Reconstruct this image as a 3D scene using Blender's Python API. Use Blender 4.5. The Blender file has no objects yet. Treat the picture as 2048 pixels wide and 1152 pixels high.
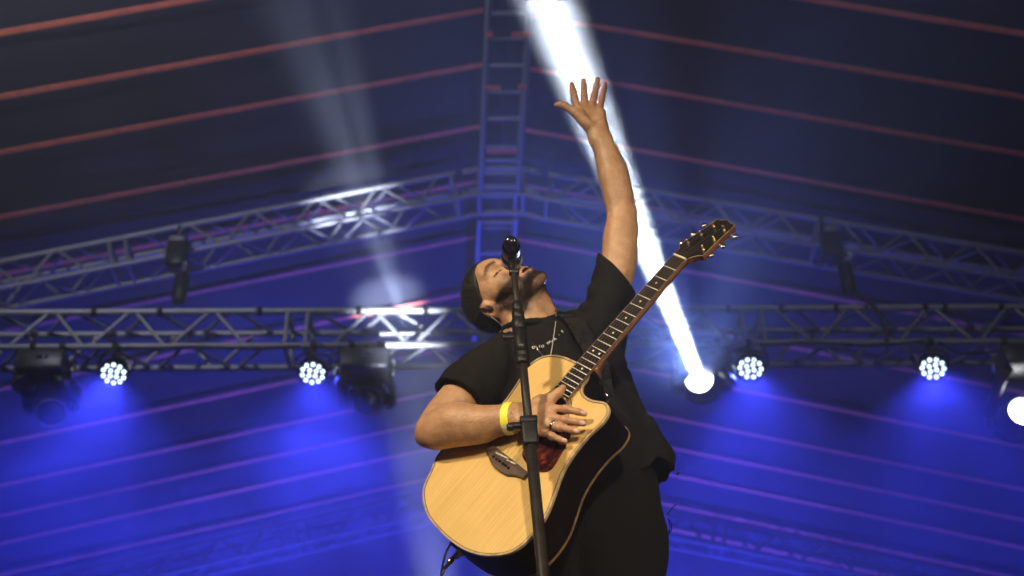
import bpy, bmesh, math, random
import numpy as np
from mathutils import Matrix, Vector
from mathutils.bvhtree import BVHTree

random.seed(4)
rng = np.random.default_rng(7)
SC = bpy.context.scene
COL = SC.collection

# ------------------------------------------------------------------ camera
CAMZ = 1.30
PITCH = math.radians(35.0)
FPX = 50.0 / 36.0 * 2048.0
cam_data = bpy.data.cameras.new('camera')
cam_data.lens = 50.0
cam_data.sensor_width = 36.0
cam_data.clip_start = 0.05
cam_data.clip_end = 400.0
cam_data.dof.use_dof = True
cam_data.dof.focus_distance = 3.42
cam_data.dof.aperture_fstop = 3.5
cam = bpy.data.objects.new('camera', cam_data)
COL.objects.link(cam)
cam.location = (0, 0, CAMZ)
cam.rotation_euler = (math.radians(90) + PITCH, 0, 0)
SC.camera = cam

# ------------------------------------------------------------------ world: night sky beyond the tent
world = bpy.data.worlds.new('World')
SC.world = world
world.use_nodes = True
wn = world.node_tree
bg = wn.nodes['Background']
sky = wn.nodes.new('ShaderNodeTexSky')
sky.sky_type = 'NISHITA'
sky.sun_disc = False
sky.sun_elevation = math.radians(-6)
sky.sun_rotation = math.radians(200)
wn.links.new(sky.outputs[0], bg.inputs[0])
bg.inputs[1].default_value = 0.05

# ------------------------------------------------------------------ exposure and render settings
SC.view_settings.view_transform = 'Standard'
SC.view_settings.look = 'None'
SC.view_settings.exposure = 0.0
SC.view_settings.gamma = 1.0
SC.render.engine = 'CYCLES'
cy = SC.cycles
cy.use_denoising = True
try:
    cy.denoiser = 'OPENIMAGEDENOISE'
    cy.denoising_input_passes = 'RGB_ALBEDO_NORMAL'
except Exception:
    pass
cy.max_bounces = 5
cy.diffuse_bounces = 2
cy.glossy_bounces = 2
cy.transmission_bounces = 2
cy.volume_bounces = 0
cy.transparent_max_bounces = 6
cy.use_adaptive_sampling = True
cy.adaptive_threshold = 0.03
cy.sample_clamp_indirect = 6.0
cy.caustics_reflective = False
cy.caustics_refractive = False

# ------------------------------------------------------------------ camera-matching helpers
_sp, _cp = math.sin(PITCH), math.cos(PITCH)
CAM2W = np.array([[1, 0, 0], [0, -_sp, _cp], [0, -_cp, -_sp]])   # rows: right, up, back in world
CAMLOC = np.array([0, 0, CAMZ])

def C(px, py, d):
    """camera-frame point (right, up, back) of a photo pixel at depth d metres"""
    return np.array([(px - 1024) / FPX * d, (576 - py) / FPX * d, -d])

def W(v):
    """camera frame -> world"""
    return np.asarray(v, float) @ CAM2W + CAMLOC

def Wd(v):
    return np.asarray(v, float) @ CAM2W

def P(px, py, d):
    return W(C(px, py, d))

def ray(px, py):
    return Wd(np.array([(px - 1024) / FPX, (576 - py) / FPX, -1.0]))

def atY(px, py, Y):
    r = ray(px, py)
    return r * (Y / r[1]) + CAMLOC

def atZ(px, py, Z):
    """Z is measured from the camera height"""
    r = ray(px, py)
    return r * (Z / r[2]) + CAMLOC

# ------------------------------------------------------------------ lamps that light the stage
def spot(name, loc, target, energy, color, angle, blend=0.3, size=0.05, gobo=None):
    l = bpy.data.lights.new(name, 'SPOT')
    l.energy = energy
    l.color = color
    l.spot_size = math.radians(angle)
    l.spot_blend = blend
    l.shadow_soft_size = size
    if gobo:                      # break-up pattern in the lamp: uneven, streaky light
        l.use_nodes = True
        n = l.node_tree; em = n.nodes['Emission']
        tc = n.nodes.new('ShaderNodeTexCoord'); t = n.nodes.new('ShaderNodeTexNoise'); mr = n.nodes.new('ShaderNodeMapRange')
        t.inputs['Scale'].default_value = gobo[0]; t.inputs['Detail'].default_value = 2.5
        n.links.new(tc.outputs['Normal'], t.inputs['Vector'])
        mr.inputs['From Min'].default_value = 0.36; mr.inputs['From Max'].default_value = 0.64
        mr.inputs['To Min'].default_value = gobo[1]; mr.inputs['To Max'].default_value = gobo[2]
        n.links.new(t.outputs[0], mr.inputs['Value']); n.links.new(mr.outputs[0], em.inputs['Strength'])
    o = bpy.data.objects.new(name, l)
    COL.objects.link(o)
    o.location = loc
    d = Vector(target) - Vector(loc)
    o.rotation_euler = d.to_track_quat('-Z', 'Y').to_euler()
    return o

def disc_beam(name, loc, target, energy, color, dia, spread):
    l = bpy.data.lights.new(name, 'AREA')
    l.shape = 'DISK'; l.size = dia; l.energy = energy; l.color = color
    l.spread = math.radians(spread)
    o = bpy.data.objects.new(name, l)
    COL.objects.link(o)
    o.location = loc
    d = Vector(target) - Vector(loc)
    o.rotation_euler = d.to_track_quat('-Z', 'Y').to_euler()
    return o

WARM = (1.0, 0.81, 0.56)
# front-of-house stage lamps on the singer, warm; the right one is an added fill
spot('stage_lamp_key', (-4.6, -2.4, 6.2), (0.1, 3.1, 2.95), 2500, WARM, 22, 0.7, 0.30)
spot('stage_fill_right', (4.6, -2.2, 4.4), (0.15, 3.1, 2.95), 500, WARM, 22, 0.7, 0.25)
spot('stage_lamp_front', (0.9, -7.0, 4.2), (0.1, 3.1, 3.0), 3600, WARM, 12, 0.7, 0.25)
# added cool fill spots, out of view under the canvas, grazing the roof straps
spot('roof_fill_left', (-3.4, 4.3, 7.9), (-2.6, 9.2, 9.3), 540, (0.80, 0.82, 1.0), 100, 0.9, 0.10)
spot('roof_fill_right', (2.6, 4.0, 7.6), (3.0, 9.2, 9.2), 130, (0.76, 0.80, 1.0), 100, 0.9, 0.10)

# ------------------------------------------------------------------ object helpers
ROOTM = {}

def tag(o, label=None, cat=None, group=None, kind=None):
    if label: o['label'] = label
    if cat: o['category'] = cat
    if group: o['group'] = group
    if kind: o['kind'] = kind
    return o

def empty(name, loc=(0, 0, 0), label=None, cat=None, group=None, M=None):
    o = bpy.data.objects.new(name, None)
    COL.objects.link(o)
    o.empty_display_size = 0.1
    if M is None:
        M = Matrix.Translation(Vector([float(x) for x in loc]))
    o.matrix_basis = M
    ROOTM[o.name] = M.copy()
    tag(o, label, cat, group)
    return o

def mesh_from(name, verts, faces, mat, smooth=True):
    me = bpy.data.meshes.new(name)
    if isinstance(faces, np.ndarray):
        nf = len(faces); k = faces.shape[1]
        me.vertices.add(len(verts)); me.vertices.foreach_set('co', np.asarray(verts, np.float32).ravel())
        me.loops.add(nf * k); me.loops.foreach_set('vertex_index', faces.astype(np.int32).ravel())
        me.polygons.add(nf); me.polygons.foreach_set('loop_start', np.arange(0, nf * k, k, dtype=np.int32))
        me.polygons.foreach_set('loop_total', np.full(nf, k, np.int32))
        me.update(calc_edges=True)
    else:
        me.from_pydata([tuple(map(float, v)) for v in verts], [], [tuple(map(int, f)) for f in faces])
    me.validate()
    if smooth:
        me.polygons.foreach_set('use_smooth', np.ones(len(me.polygons), bool))
    if mat is not None:
        me.materials.append(mat)
    me.update()
    return me

def obj(name, verts, faces, mat, parent=None, smooth=True, loc=None, local=False):
    """one mesh object; verts are world coordinates unless local=True"""
    v = np.asarray(verts, float)
    if parent is not None:
        M = ROOTM[parent.name]
    else:
        if loc is None:
            loc = (v[:, 0].mean(), v[:, 1].mean(), v[:, 2].min())
        M = Matrix.Translation(Vector([float(x) for x in loc]))
    if not local:
        Mi = np.array(M.inverted())
        v = v @ Mi[:3, :3].T + Mi[:3, 3]
    me = mesh_from(name, v, faces, mat, smooth)
    o = bpy.data.objects.new(name, me)
    COL.objects.link(o)
    if parent is not None:
        o.parent = parent
    else:
        o.matrix_basis = M
    ROOTM[o.name] = M.copy()
    return o

def sharp(o, ang=40):
    """smooth shading, but keep edges steeper than ang sharp"""
    bm = bmesh.new(); bm.from_mesh(o.data)
    lim = math.radians(ang)
    for e in bm.edges:
        if len(e.link_faces) == 2 and e.calc_face_angle(0) > lim:
            e.smooth = False
    bm.to_mesh(o.data); bm.free()
    return o

def frame_of(d):
    d = d / np.linalg.norm(d)
    a = np.array([0, 0, 1.0]) if abs(d[2]) < 0.9 else np.array([1.0, 0, 0])
    x = np.cross(a, d); x /= np.linalg.norm(x)
    return x, np.cross(d, x), d

def tube(pts, radii, n=12, cap=True, flat=1.0):
    pts = np.asarray(pts, float)
    if np.isscalar(radii): radii = [radii] * len(pts)
    V = []; Fs = []
    x, y, d = frame_of(pts[1] - pts[0])
    for i, p in enumerate(pts):
        if i == 0: t = pts[1] - pts[0]
        elif i == len(pts) - 1: t = pts[-1] - pts[-2]
        else:
            a = pts[i] - pts[i - 1]; b = pts[i + 1] - pts[i]
            t = a / (np.linalg.norm(a) + 1e-9) + b / (np.linalg.norm(b) + 1e-9)
        if np.linalg.norm(t) < 1e-9: t = d
        t = t / np.linalg.norm(t)
        x = x - t * (x @ t); x /= np.linalg.norm(x)
        y = np.cross(t, x); d = t
        for k in range(n):
            a = 2 * math.pi * k / n
            V.append(p + radii[i] * (math.cos(a) * x + flat * math.sin(a) * y))
    m = len(pts)
    for i in range(m - 1):
        for k in range(n):
            k2 = (k + 1) % n
            Fs.append((i * n + k, i * n + k2, (i + 1) * n + k2, (i + 1) * n + k))
    if cap:
        Fs.append(tuple(range(n - 1, -1, -1)))
        Fs.append(tuple(range((m - 1) * n, m * n)))
    return np.array(V), Fs

def lathe(profile, origin, axis, n=24, cap=True):
    """profile: list of (distance along axis, radius)"""
    o = np.asarray(origin, float); x, y, ax = frame_of(np.asarray(axis, float))
    V = []; Fs = []
    for t, r in profile:
        for k in range(n):
            a = 2 * math.pi * k / n
            V.append(o + ax * t + max(r, 1e-4) * (math.cos(a) * x + math.sin(a) * y))
    m = len(profile)
    for i in range(m - 1):
        for k in range(n):
            k2 = (k + 1) % n
            Fs.append((i * n + k, i * n + k2, (i + 1) * n + k2, (i + 1) * n + k))
    if cap:
        Fs.append(tuple(range(n - 1, -1, -1))); Fs.append(tuple(range((m - 1) * n, m * n)))
    return np.array(V), Fs

def tubes_join(items):
    V = []; Fs = []; o = 0
    for v, f in items:
        V.append(np.asarray(v, float)); Fs += [tuple(i + o for i in q) for q in f]; o += len(v)
    return np.vstack(V), Fs

def spline(pts, n=8, closed=False):
    pts = np.asarray(pts, float); m = len(pts); out = []
    rngi = range(m) if closed else range(m - 1)
    for i in rngi:
        if closed: p0, p1, p2, p3 = pts[(i - 1) % m], pts[i], pts[(i + 1) % m], pts[(i + 2) % m]
        else: p0, p1, p2, p3 = pts[max(i - 1, 0)], pts[i], pts[i + 1], pts[min(i + 2, m - 1)]
        for k in range(n):
            t = k / n
            out.append(0.5 * ((2 * p1) + (-p0 + p2) * t + (2 * p0 - 5 * p1 + 4 * p2 - p3) * t * t + (-p0 + 3 * p1 - 3 * p2 + p3) * t ** 3))
    if not closed: out.append(pts[-1])
    return np.array(out)

def rbox(size, bev=0.01, seg=2):
    """bevelled box round the origin -> verts, faces"""
    bm = bmesh.new()
    bmesh.ops.create_cube(bm, size=1.0)
    for v in bm.verts:
        v.co = Vector((v.co.x * size[0], v.co.y * size[1], v.co.z * size[2]))
    if bev > 0:
        bmesh.ops.bevel(bm, geom=list(bm.edges), offset=bev, segments=seg, affect='EDGES', profile=0.5)
    bm.verts.index_update()
    V = np.array([v.co[:] for v in bm.verts]); Fs = [tuple(v.index for v in f.verts) for f in bm.faces]
    bm.free()
    return V, Fs

def xf(V, R, t):
    """rows of V by matrix with columns R, plus t"""
    return np.asarray(V) @ np.asarray(R).T + np.asarray(t)

def poly_slab(pts2, z0, z1, hole=None, bev=0.0):
    """extruded polygon (local xy outline) -> verts, faces (ngons triangulated)"""
    bm = bmesh.new()
    def loop(p):
        vs = [bm.verts.new((float(a), float(b), z1)) for a, b in p]
        return vs, [bm.edges.new((vs[i], vs[(i + 1) % len(vs)])) for i in range(len(vs))]
    vs, es = loop(pts2)
    if hole is not None:
        vh, eh = loop(hole); es = es + eh
    bmesh.ops.triangle_fill(bm, edges=es, use_beauty=True)
    bmesh.ops.recalc_face_normals(bm, faces=bm.faces)
    top = list(bm.faces)
    if top and sum(f.normal.z * f.calc_area() for f in top) < 0:
        bmesh.ops.reverse_faces(bm, faces=top)
    r = bmesh.ops.extrude_face_region(bm, geom=top)
    # the extruded copy is the new top; push originals down
    newv = [g for g in r['geom'] if isinstance(g, bmesh.types.BMVert)]
    for v in bm.verts: pass
    ns = set(newv)
    for v in bm.verts:
        v.co.z = z1 if v in ns else z0
    bmesh.ops.recalc_face_normals(bm, faces=bm.faces)
    bm.verts.index_update()
    V = np.array([v.co[:] for v in bm.verts]); Fs = [tuple(v.index for v in f.verts) for f in bm.faces]
    bm.free()
    return V, Fs

UNIT = {}
def unit_tube(mat, n=12):
    key = (mat.name, n)
    if key not in UNIT:
        V, Fs = tube([(0, 0, 0), (0, 0, 1)], 1.0, n)
        UNIT[key] = mesh_from('round_bar', V, Fs, mat)
        me = UNIT[key]
        for p in me.polygons:
            if len(p.vertices) > 4: p.use_smooth = False
    return UNIT[key]

def bar(name, a, b, r, mat, parent, n=12):
    a = np.asarray(a, float); b = np.asarray(b, float)
    d = b - a; L = np.linalg.norm(d)
    x, y, z = frame_of(d)
    M = Matrix(((x[0] * r, y[0] * r, d[0], a[0]), (x[1] * r, y[1] * r, d[1], a[1]), (x[2] * r, y[2] * r, d[2], a[2]), (0, 0, 0, 1)))
    o = bpy.data.objects.new(name, unit_tube(mat, n))
    COL.objects.link(o)
    o.parent = parent
    o.matrix_basis = ROOTM[parent.name].inverted() @ M
    return o
# ------------------------------------------------------------------ materials
def nt(name):
    m = bpy.data.materials.new(name); m.use_nodes = True
    n = m.node_tree; b = n.nodes['Principled BSDF']
    return m, n, b

def pmat(name, col, rough=0.5, metal=0.0, var=0.0, vscale=20.0, bump=0.0, bscale=60.0, spec=0.5, coat=0.0, col2=None, stretch=None):
    m, n, b = nt(name)
    b.inputs['Base Color'].default_value = (*col, 1)
    b.inputs['Roughness'].default_value = rough
    b.inputs['Metallic'].default_value = metal
    b.inputs['Specular IOR Level'].default_value = spec
    b.inputs['Coat Weight'].default_value = coat
    b.inputs['Coat Roughness'].default_value = 0.12
    tc = n.nodes.new('ShaderNodeTexCoord')
    src = tc.outputs['Object']
    if stretch:
        mp = n.nodes.new('ShaderNodeMapping'); mp.inputs['Scale'].default_value = stretch
        n.links.new(src, mp.inputs[0]); src = mp.outputs[0]
    if var > 0:
        t = n.nodes.new('ShaderNodeTexNoise'); t.inputs['Scale'].default_value = vscale; t.inputs['Detail'].default_value = 5
        n.links.new(src, t.inputs['Vector'])
        r = n.nodes.new('ShaderNodeValToRGB')
        c2 = col2 if col2 else tuple(c * (1 - var) for c in col)
        c1 = col if col2 else tuple(min(1, c * (1 + var)) for c in col)
        r.color_ramp.elements[0].position = 0.35; r.color_ramp.elements[1].position = 0.65
        r.color_ramp.elements[0].color = (*c2, 1); r.color_ramp.elements[1].color = (*c1, 1)
        n.links.new(t.outputs[0], r.inputs[0]); n.links.new(r.outputs[0], b.inputs['Base Color'])
        rr = n.nodes.new('ShaderNodeMapRange'); rr.inputs['To Min'].default_value = max(0.05, rough - 0.1); rr.inputs['To Max'].default_value = min(1, rough + 0.1)
        n.links.new(t.outputs[0], rr.inputs[0]); n.links.new(rr.outputs[0], b.inputs['Roughness'])
    if bump > 0:
        t2 = n.nodes.new('ShaderNodeTexNoise'); t2.inputs['Scale'].default_value = bscale; t2.inputs['Detail'].default_value = 4
        n.links.new(src, t2.inputs['Vector'])
        bp = n.nodes.new('ShaderNodeBump'); bp.inputs['Strength'].default_value = bump; bp.inputs['Distance'].default_value = 0.01
        n.links.new(t2.outputs[0], bp.inputs['Height']); n.links.new(bp.outputs[0], b.inputs['Normal'])
    return m

def emat(name, col, strength):
    m = bpy.data.materials.new(name); m.use_nodes = True
    n = m.node_tree; n.nodes.clear()
    e = n.nodes.new('ShaderNodeEmission'); o = n.nodes.new('ShaderNodeOutputMaterial')
    e.inputs[0].default_value = (*col, 1); e.inputs[1].default_value = strength
    n.links.new(e.outputs[0], o.inputs[0])
    m.cycles.emission_sampling = 'NONE'
    return m

M_ALU = pmat('aluminium', (0.27, 0.27, 0.28), 0.45, 0.4, 0.15, 9.0, 0.15, 40)
M_ALU_DIM = pmat('dimmed_aluminium', (0.09, 0.09, 0.095), 0.6, 0.2, 0.2, 9.0, 0.15, 40)  # aluminium darkened in colour to keep the far truss faint under the wash
M_CANVAS = pmat('dark_canvas', (0.007, 0.0074, 0.011), 0.8, 0, 0.25, 1.3, 0.3, 5.0)
M_STRAP = pmat('orange_webbing', (0.80, 0.19, 0.09), 0.7, 0, 0.15, 12.0, 0.3, 120)
M_BLACK = pmat('black_plastic', (0.008, 0.008, 0.009), 0.45, 0, 0.2, 30, 0.05, 200, 0.3)
M_BLACKM = pmat('black_metal', (0.022, 0.021, 0.021), 0.34, 0.3, 0.2, 14, 0.05, 160)
M_STANDM = pmat('stand_paint', (0.020, 0.017, 0.015), 0.45, 0.1, 0.25, 30, 0.08, 200, 0.3)
M_CHROME = pmat('chrome', (0.78, 0.77, 0.75), 0.14, 1.0)
M_GOLD = pmat('gold_plate', (0.85, 0.62, 0.28), 0.2, 1.0)
M_GRILLE = pmat('silver_mesh', (0.80, 0.80, 0.80), 0.4, 0.2, 0.3, 300, 0.6, 700)
M_LENS = pmat('lens_glass', (0.02, 0.025, 0.05), 0.05, 0.0, 0, 1, 0, 1, 0.9, 1.0)
M_FIX = pmat('fixture_plastic', (0.035, 0.035, 0.04), 0.4, 0, 0.2, 30, 0.05, 200)
M_RING = pmat('fixture_ring', (0.20, 0.20, 0.22), 0.3, 0.6)
M_SLING = pmat('brown_webbing', (0.07, 0.045, 0.035), 0.8, 0, 0.2, 30, 0.3, 200)
M_LED = emat('led_light', (0.62, 0.80, 1.0), 4.5)
M_LAMP = emat('lamp_light', (0.95, 0.97, 1.0), 30.0)
M_GROUND = pmat('packed_earth', (0.07, 0.06, 0.05), 0.95, 0, 0.3, 3, 0.4, 20)
M_DECK = pmat('stage_plywood', (0.035, 0.033, 0.032), 0.6, 0, 0.25, 4, 0.2, 30)
# ------------------------------------------------------------------ ground and stage deck
def grid_sheet(x0, x1, y0, y1, z, nx, ny, amp, seed):
    xs = np.linspace(x0, x1, nx); ys = np.linspace(y0, y1, ny)
    r = np.random.default_rng(seed)
    V = [(x, y, z + amp * r.standard_normal()) for y in ys for x in xs]
    Fs = [(j * nx + i, j * nx + i + 1, (j + 1) * nx + i + 1, (j + 1) * nx + i) for j in range(ny - 1) for i in range(nx - 1)]
    return V, Fs

V, Fs = grid_sheet(-60, 60, -60, 60, 0.0, 40, 40, 0.0, 1)
tag(obj('ground', V, Fs, M_GROUND, loc=(0, 0, 0)), kind='structure')
STAGE_Z = CAMZ + 0.57
V, Fs = rbox((13.0, 11.0, 0.16), 0.01, 1)
tag(obj('stage_floor', V + np.array([0, 2.45 + 5.5, STAGE_Z - 0.08]), Fs, M_DECK, smooth=False, loc=(0, 7.95, STAGE_Z - 0.16)), kind='structure')
V, Fs = rbox((12.9, 10.9, STAGE_Z - 0.17), 0.01, 1)
tag(obj('stage_base', V + np.array([0, 7.95, (STAGE_Z - 0.17) / 2 + 0.002]), Fs, M_BLACK, smooth=False, loc=(0, 7.95, 0)), kind='structure')

# ------------------------------------------------------------------ tent roof: two canvas slopes and their webbing straps
RIDGE = 8.64 + CAMZ
SLOPE_L, SLOPE_R = 0.252, 0.236
def ridge_x(Y): return -0.10 - 0.031 * (Y - 10.0)
roof = empty('tent_roof', (0, 10, RIDGE), 'dark canvas tent roof with orange-red straps running up to the ridge', 'roof')
def roof_pt(x, Y, drop=0.0):
    dx = x - ridge_x(Y)
    z = RIDGE - (SLOPE_L * -dx if dx < 0 else SLOPE_R * dx)
    return np.array([x, Y, z - drop])
def wob(x, Y):
    return 0.010 * math.sin(1.1 * x + 1.3 * Y) + 0.010 * math.sin(4.1 * Y - 0.8 * x)
for sgn in (-1, 1):
    nx, ny = 46, 120
    V = []
    for j in range(ny):
        Y = -1.0 + 26.0 * j / (ny - 1)
        for i in range(nx):
            s = 9.5 * i / (nx - 1)
            p = roof_pt(ridge_x(Y) + sgn * s, Y); p[2] += wob(p[0], Y) * min(1, s * 2)
            V.append(p)
    Fs = [(j * nx + i, j * nx + i + 1, (j + 1) * nx + i + 1, (j + 1) * nx + i) for j in range(ny - 1) for i in range(nx - 1)]
    obj('canvas', V, Fs, M_CANVAS, roof)

strap_y = [-112, 10, 118, 242, 352, 462, 572, 675, 757, 815, 868, 928, 975]
strap_Y = [atZ(965, y, 8.60)[1] for y in strap_y]
for k, Y in enumerate(strap_Y):
    for sgn in (-1, 1):
        wdt = 0.052; th = 0.006
        V = []; n = 40
        ph = rng.random() * 6
        for i in range(n):
            s = 0.19 + 9.0 * i / (n - 1)
            x = ridge_x(Y) + sgn * s
            yy = Y + 0.004 * math.sin(0.9 * s + ph) + (0.05 if sgn > 0 else 0)
            for dy, dz in ((-wdt / 2, 0), (wdt / 2, 0), (wdt / 2, -th), (-wdt / 2, -th)):
                p = roof_pt(x, yy + dy, 0.055); p[2] += dz
                V.append(p)
        Fs = []
        for i in range(n - 1):
            for q in range(4):
                a, b = i * 4 + q, i * 4 + (q + 1) % 4
                Fs.append((a, b, b + 4, a + 4))
        Fs += [(0, 3, 2, 1), ((n - 1) * 4, (n - 1) * 4 + 1, (n - 1) * 4 + 2, (n - 1) * 4 + 3)]
        obj('strap', V, Fs, M_STRAP, roof, smooth=False)

# ------------------------------------------------------------------ aluminium trusses
UPZ = np.array([0, 0, 1.0]); BACK = np.array([0, 1.0, 0])
def box_truss(root, A, B, up, side, s=0.29, panel=0.56, phase=0.0, rch=0.025, rbr=0.0135, frames=(), ends=True):
    A = np.asarray(A, float); B = np.asarray(B, float)
    ax = B - A; L = np.linalg.norm(ax); ax = ax / L
    up = np.asarray(up, float); up = up - ax * (up @ ax); up /= np.linalg.norm(up)
    side = np.asarray(side, float); side = side - ax * (side @ ax) - up * (side @ up); side /= np.linalg.norm(side)
    cor = [0 * up, up * s, up * s + side * s, side * s]
    for c in cor:
        bar('chord', A + c, B + c, rch, M_ALU, root, 14)
    cuts = sorted(set([0.0, L] + [f for f in frames if 0 < f < L]))
    faces = [(cor[0], cor[1], 0.0), (cor[0], cor[3], 0.25), (cor[3], cor[2], 0.5), (cor[1], cor[2], 0.75)]
    for c0, c1, fo in faces:
        t = phase * panel + fo * panel - panel
        k = 0
        while t < L:
            a, b = t, t + panel / 2
            if a > 0.03 and b < L - 0.03 and not any(a - 0.05 < f < b + 0.05 for f in frames):
                lo, hi = (c0, c1) if k % 2 == 0 else (c1, c0)
                bar('brace', A + ax * (a + 0.02) + lo, A + ax * (b - 0.02) + hi, rbr, M_ALU, root, 10)
            t += panel / 2; k += 1
    fr = list(frames) + ([0.04, L - 0.04] if ends else [])
    for f in fr:
        for df in ((-0.07, 0.07) if f in frames else (0.0,)):
            for q in range(4):
                bar('frame_bar', A + ax * (f + df) + cor[q], A + ax * (f + df) + cor[(q + 1) % 4], rbr * 1.25, M_ALU, root, 10)

TR_A = np.array([-5.2, 8.2, 5.235 + CAMZ]); TR_B = np.array([5.2, 8.2, 5.305 + CAMZ])
truss = empty('lighting_truss', TR_A, 'straight horizontal aluminium truss carrying the stage lights behind the singer', 'truss')
xj1 = atY(590, 690, 8.2)[0] - TR_A[0]; xj2 = atY(1510, 686, 8.2)[0] - TR_A[0]
box_truss(truss, TR_A, TR_B, UPZ, BACK, 0.285, 0.555, 0.12, frames=(xj1, xj2))
# black cable ties along the top chord
for px in (190, 322, 520, 718, 852, 1457, 1562, 1672, 1850, 1890, 2003):
    p = atY(px, 621, 8.2); p = np.array([p[0], 8.2, TR_A[2] + 0.285 + (p[0] + 5.2) / 10.4 * 0.07])
    V, Fs = tube([p + [-0.018, 0, 0], p + [0.018, 0, 0]], 0.031, 14)
    obj('cable_tie', V, Fs, M_BLACK, truss)

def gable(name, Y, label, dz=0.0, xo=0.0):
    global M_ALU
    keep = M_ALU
    if Y > 12: M_ALU = M_ALU_DIM
    g = empty(name, (-0.1 + xo, Y, 8.0 + CAMZ + dz), label, 'truss')
    z0 = CAMZ + dz
    L0 = np.array([-6.6 + xo, Y, 8.0 - 0.254 * 6.15 + z0]); L1 = np.array([-0.45 + xo, Y, 8.0 + z0])
    R0 = np.array([0.27 + xo, Y, 7.985 + z0]); R1 = np.array([6.6 + xo, Y, 7.985 - 0.216 * 6.33 + z0])
    fl = np.linalg.norm(L1 - L0)
    box_truss(g, L0, L1, UPZ, BACK, 0.29, 0.575, 0.3, frames=(fl - (3.05 if Y < 12 else 2.0),), ends=True)
    box_truss(g, R0, R1, UPZ, BACK, 0.29, 0.575, 0.1, frames=(2.52,), ends=True)
    for c in (np.zeros(3), UPZ * 0.29, BACK * 0.29, UPZ * 0.29 + BACK * 0.29):
        pl = spline([L1 + c, np.array([-0.26 + xo, Y, 8.045 + z0]) + c, np.array([0.07 + xo, Y, 8.045 + z0]) + c, R0 + c], 6)
        V, Fs = tube(pl, 0.026, 14)
        obj('corner_chord', V, Fs, M_ALU, g)
    for x in (-0.30, 0.10):
        b = np.array([x + xo, Y, 8.04 + z0])
        bar('frame_bar', b, b + UPZ * 0.29, 0.018, M_ALU, g); bar('frame_bar', b, b + BACK * 0.29, 0.018, M_ALU, g)
        bar('frame_bar', b + UPZ * 0.29, b + UPZ * 0.29 + BACK * 0.29, 0.018, M_ALU, g); bar('frame_bar', b + BACK * 0.29, b + UPZ * 0.29 + BACK * 0.29, 0.018, M_ALU, g)
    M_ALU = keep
    return g
gable('gable_truss', 10.0, 'pitched aluminium gable truss with rounded peak above the singer')
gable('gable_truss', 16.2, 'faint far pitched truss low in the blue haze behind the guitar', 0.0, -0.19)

# ridge truss: the ladder-like truss running along the ridge
ridge = empty('ridge_truss', (0, 6.0, 8.03 + CAMZ), 'ladder-like aluminium ridge truss running overhead towards the peak', 'truss')
def rail(px0, py0, px1, py1, Z): return atZ(px0, py0, Z), atZ(px1, py1, Z)
def ext(a, b, Y): return a + (b - a) * ((Y - a[1]) / (b[1] - a[1]))
rl = rail(977, 20, 961, 385, 8.04); rr = rail(1062, 20, 1036, 385, 8.04)
for (a, b) in (rl, rr):
    bar('chord', ext(a, b, 3.9), ext(a, b, 9.93), 0.026, M_ALU, ridge, 14)
    bar('chord', ext(a, b, 3.9) + UPZ * 0.3, ext(a, b, 9.93) + UPZ * 0.3, 0.022, M_ALU, ridge, 14)
    bar('chord', ext(a, b, 10.36), ext(a, b, 16.1), 0.026, M_ALU, ridge, 14)
    bar('chord', ext(a, b, 10.36) + UPZ * 0.3, ext(a, b, 16.1) + UPZ * 0.3, 0.022, M_ALU, ridge, 14)
Y = 4.3; k = 0
rungs = [atZ(1005, y, 8.04)[1] for y in (-260, -150, -60, 26, 131, 237, 346, 372)] + [10.42, 10.9, 11.6, 12.3, 13.0, 13.7, 14.4, 15.1, 15.8]
for k, Y in enumerate(rungs):
    a = ext(*rl, Y); b = ext(*rr, Y)
    bar('rung', a, b, 0.019, M_ALU, ridge, 12)
    bar('rung', a + UPZ * 0.3, b + UPZ * 0.3, 0.015, M_ALU, ridge, 12)
    if k + 1 < len(rungs) and k != 7:
        for r_ in (rl, rr):
            bar('brace', ext(*r_, Y), ext(*r_, rungs[k + 1]) + UPZ * 0.3, 0.011, M_ALU, ridge, 8)
for (px, py, w_) in ((979, 69, 0.05), (1043, 69, 0.16), (986, 176, 0.13), (1045, 174, 0.08), (1003, 303, 0.26)):
    p = atZ(px, py, 7.995)
    V, Fs = rbox((w_, 0.055, 0.008), 0.002, 1)
    obj('tie_strap', V + p, Fs, M_STRAP, ridge, smooth=False)

# ------------------------------------------------------------------ chain hoists on the gable truss
def hoist(px, label, group, tilt):
    t = (px - 1024) / FPX
    p = atY(px, 540 if px < 1000 else 520, 9.86)
    g = empty('chain_hoist', p, label, 'hoist', group)
    zt = p[2]
    V, Fs = rbox((0.17, 0.17, 0.30), 0.03, 2); obj('motor_housing', V + p + [0, 0, 0.16], Fs, M_BLACKM, g)
    V, Fs = rbox((0.14, 0.03, 0.05), 0.008, 1); obj('rating_plate', V + p + [0, -0.095, 0.27], Fs, M_ALU, g)
    V, Fs = lathe([(0, 0.05), (0.02, 0.065), (0.28, 0.06), (0.30, 0.03)], p + np.array([0.08, -0.02, -0.06]), (0, 0, -1), 16); obj('chain_bag', V, Fs, M_BLACK, g)
    tor = [p + np.array([0.11 + 0.035 * math.cos(a), -0.08, -0.02 + 0.035 * math.sin(a)]) for a in np.linspace(0, 5.2, 14)]
    V, Fs = tube(tor, 0.010, 8); obj('hook', V, Fs, M_CHROME, g)
    pts = [p + np.array([-0.05, -0.02, 0.3]), p + np.array([-0.04, 0.06, 0.52])]
    V, Fs = tube(pts, 0.012, 8); obj('sling', V, Fs, M_BLACK, g)
hoist(350, 'black chain hoist hanging on the left half of the peaked truss', 'chain hoists on the gable truss', 0)
hoist(1668, 'black chain hoist hanging on the dim right half of the peaked truss', 'chain hoists on the gable truss', 0)

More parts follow.
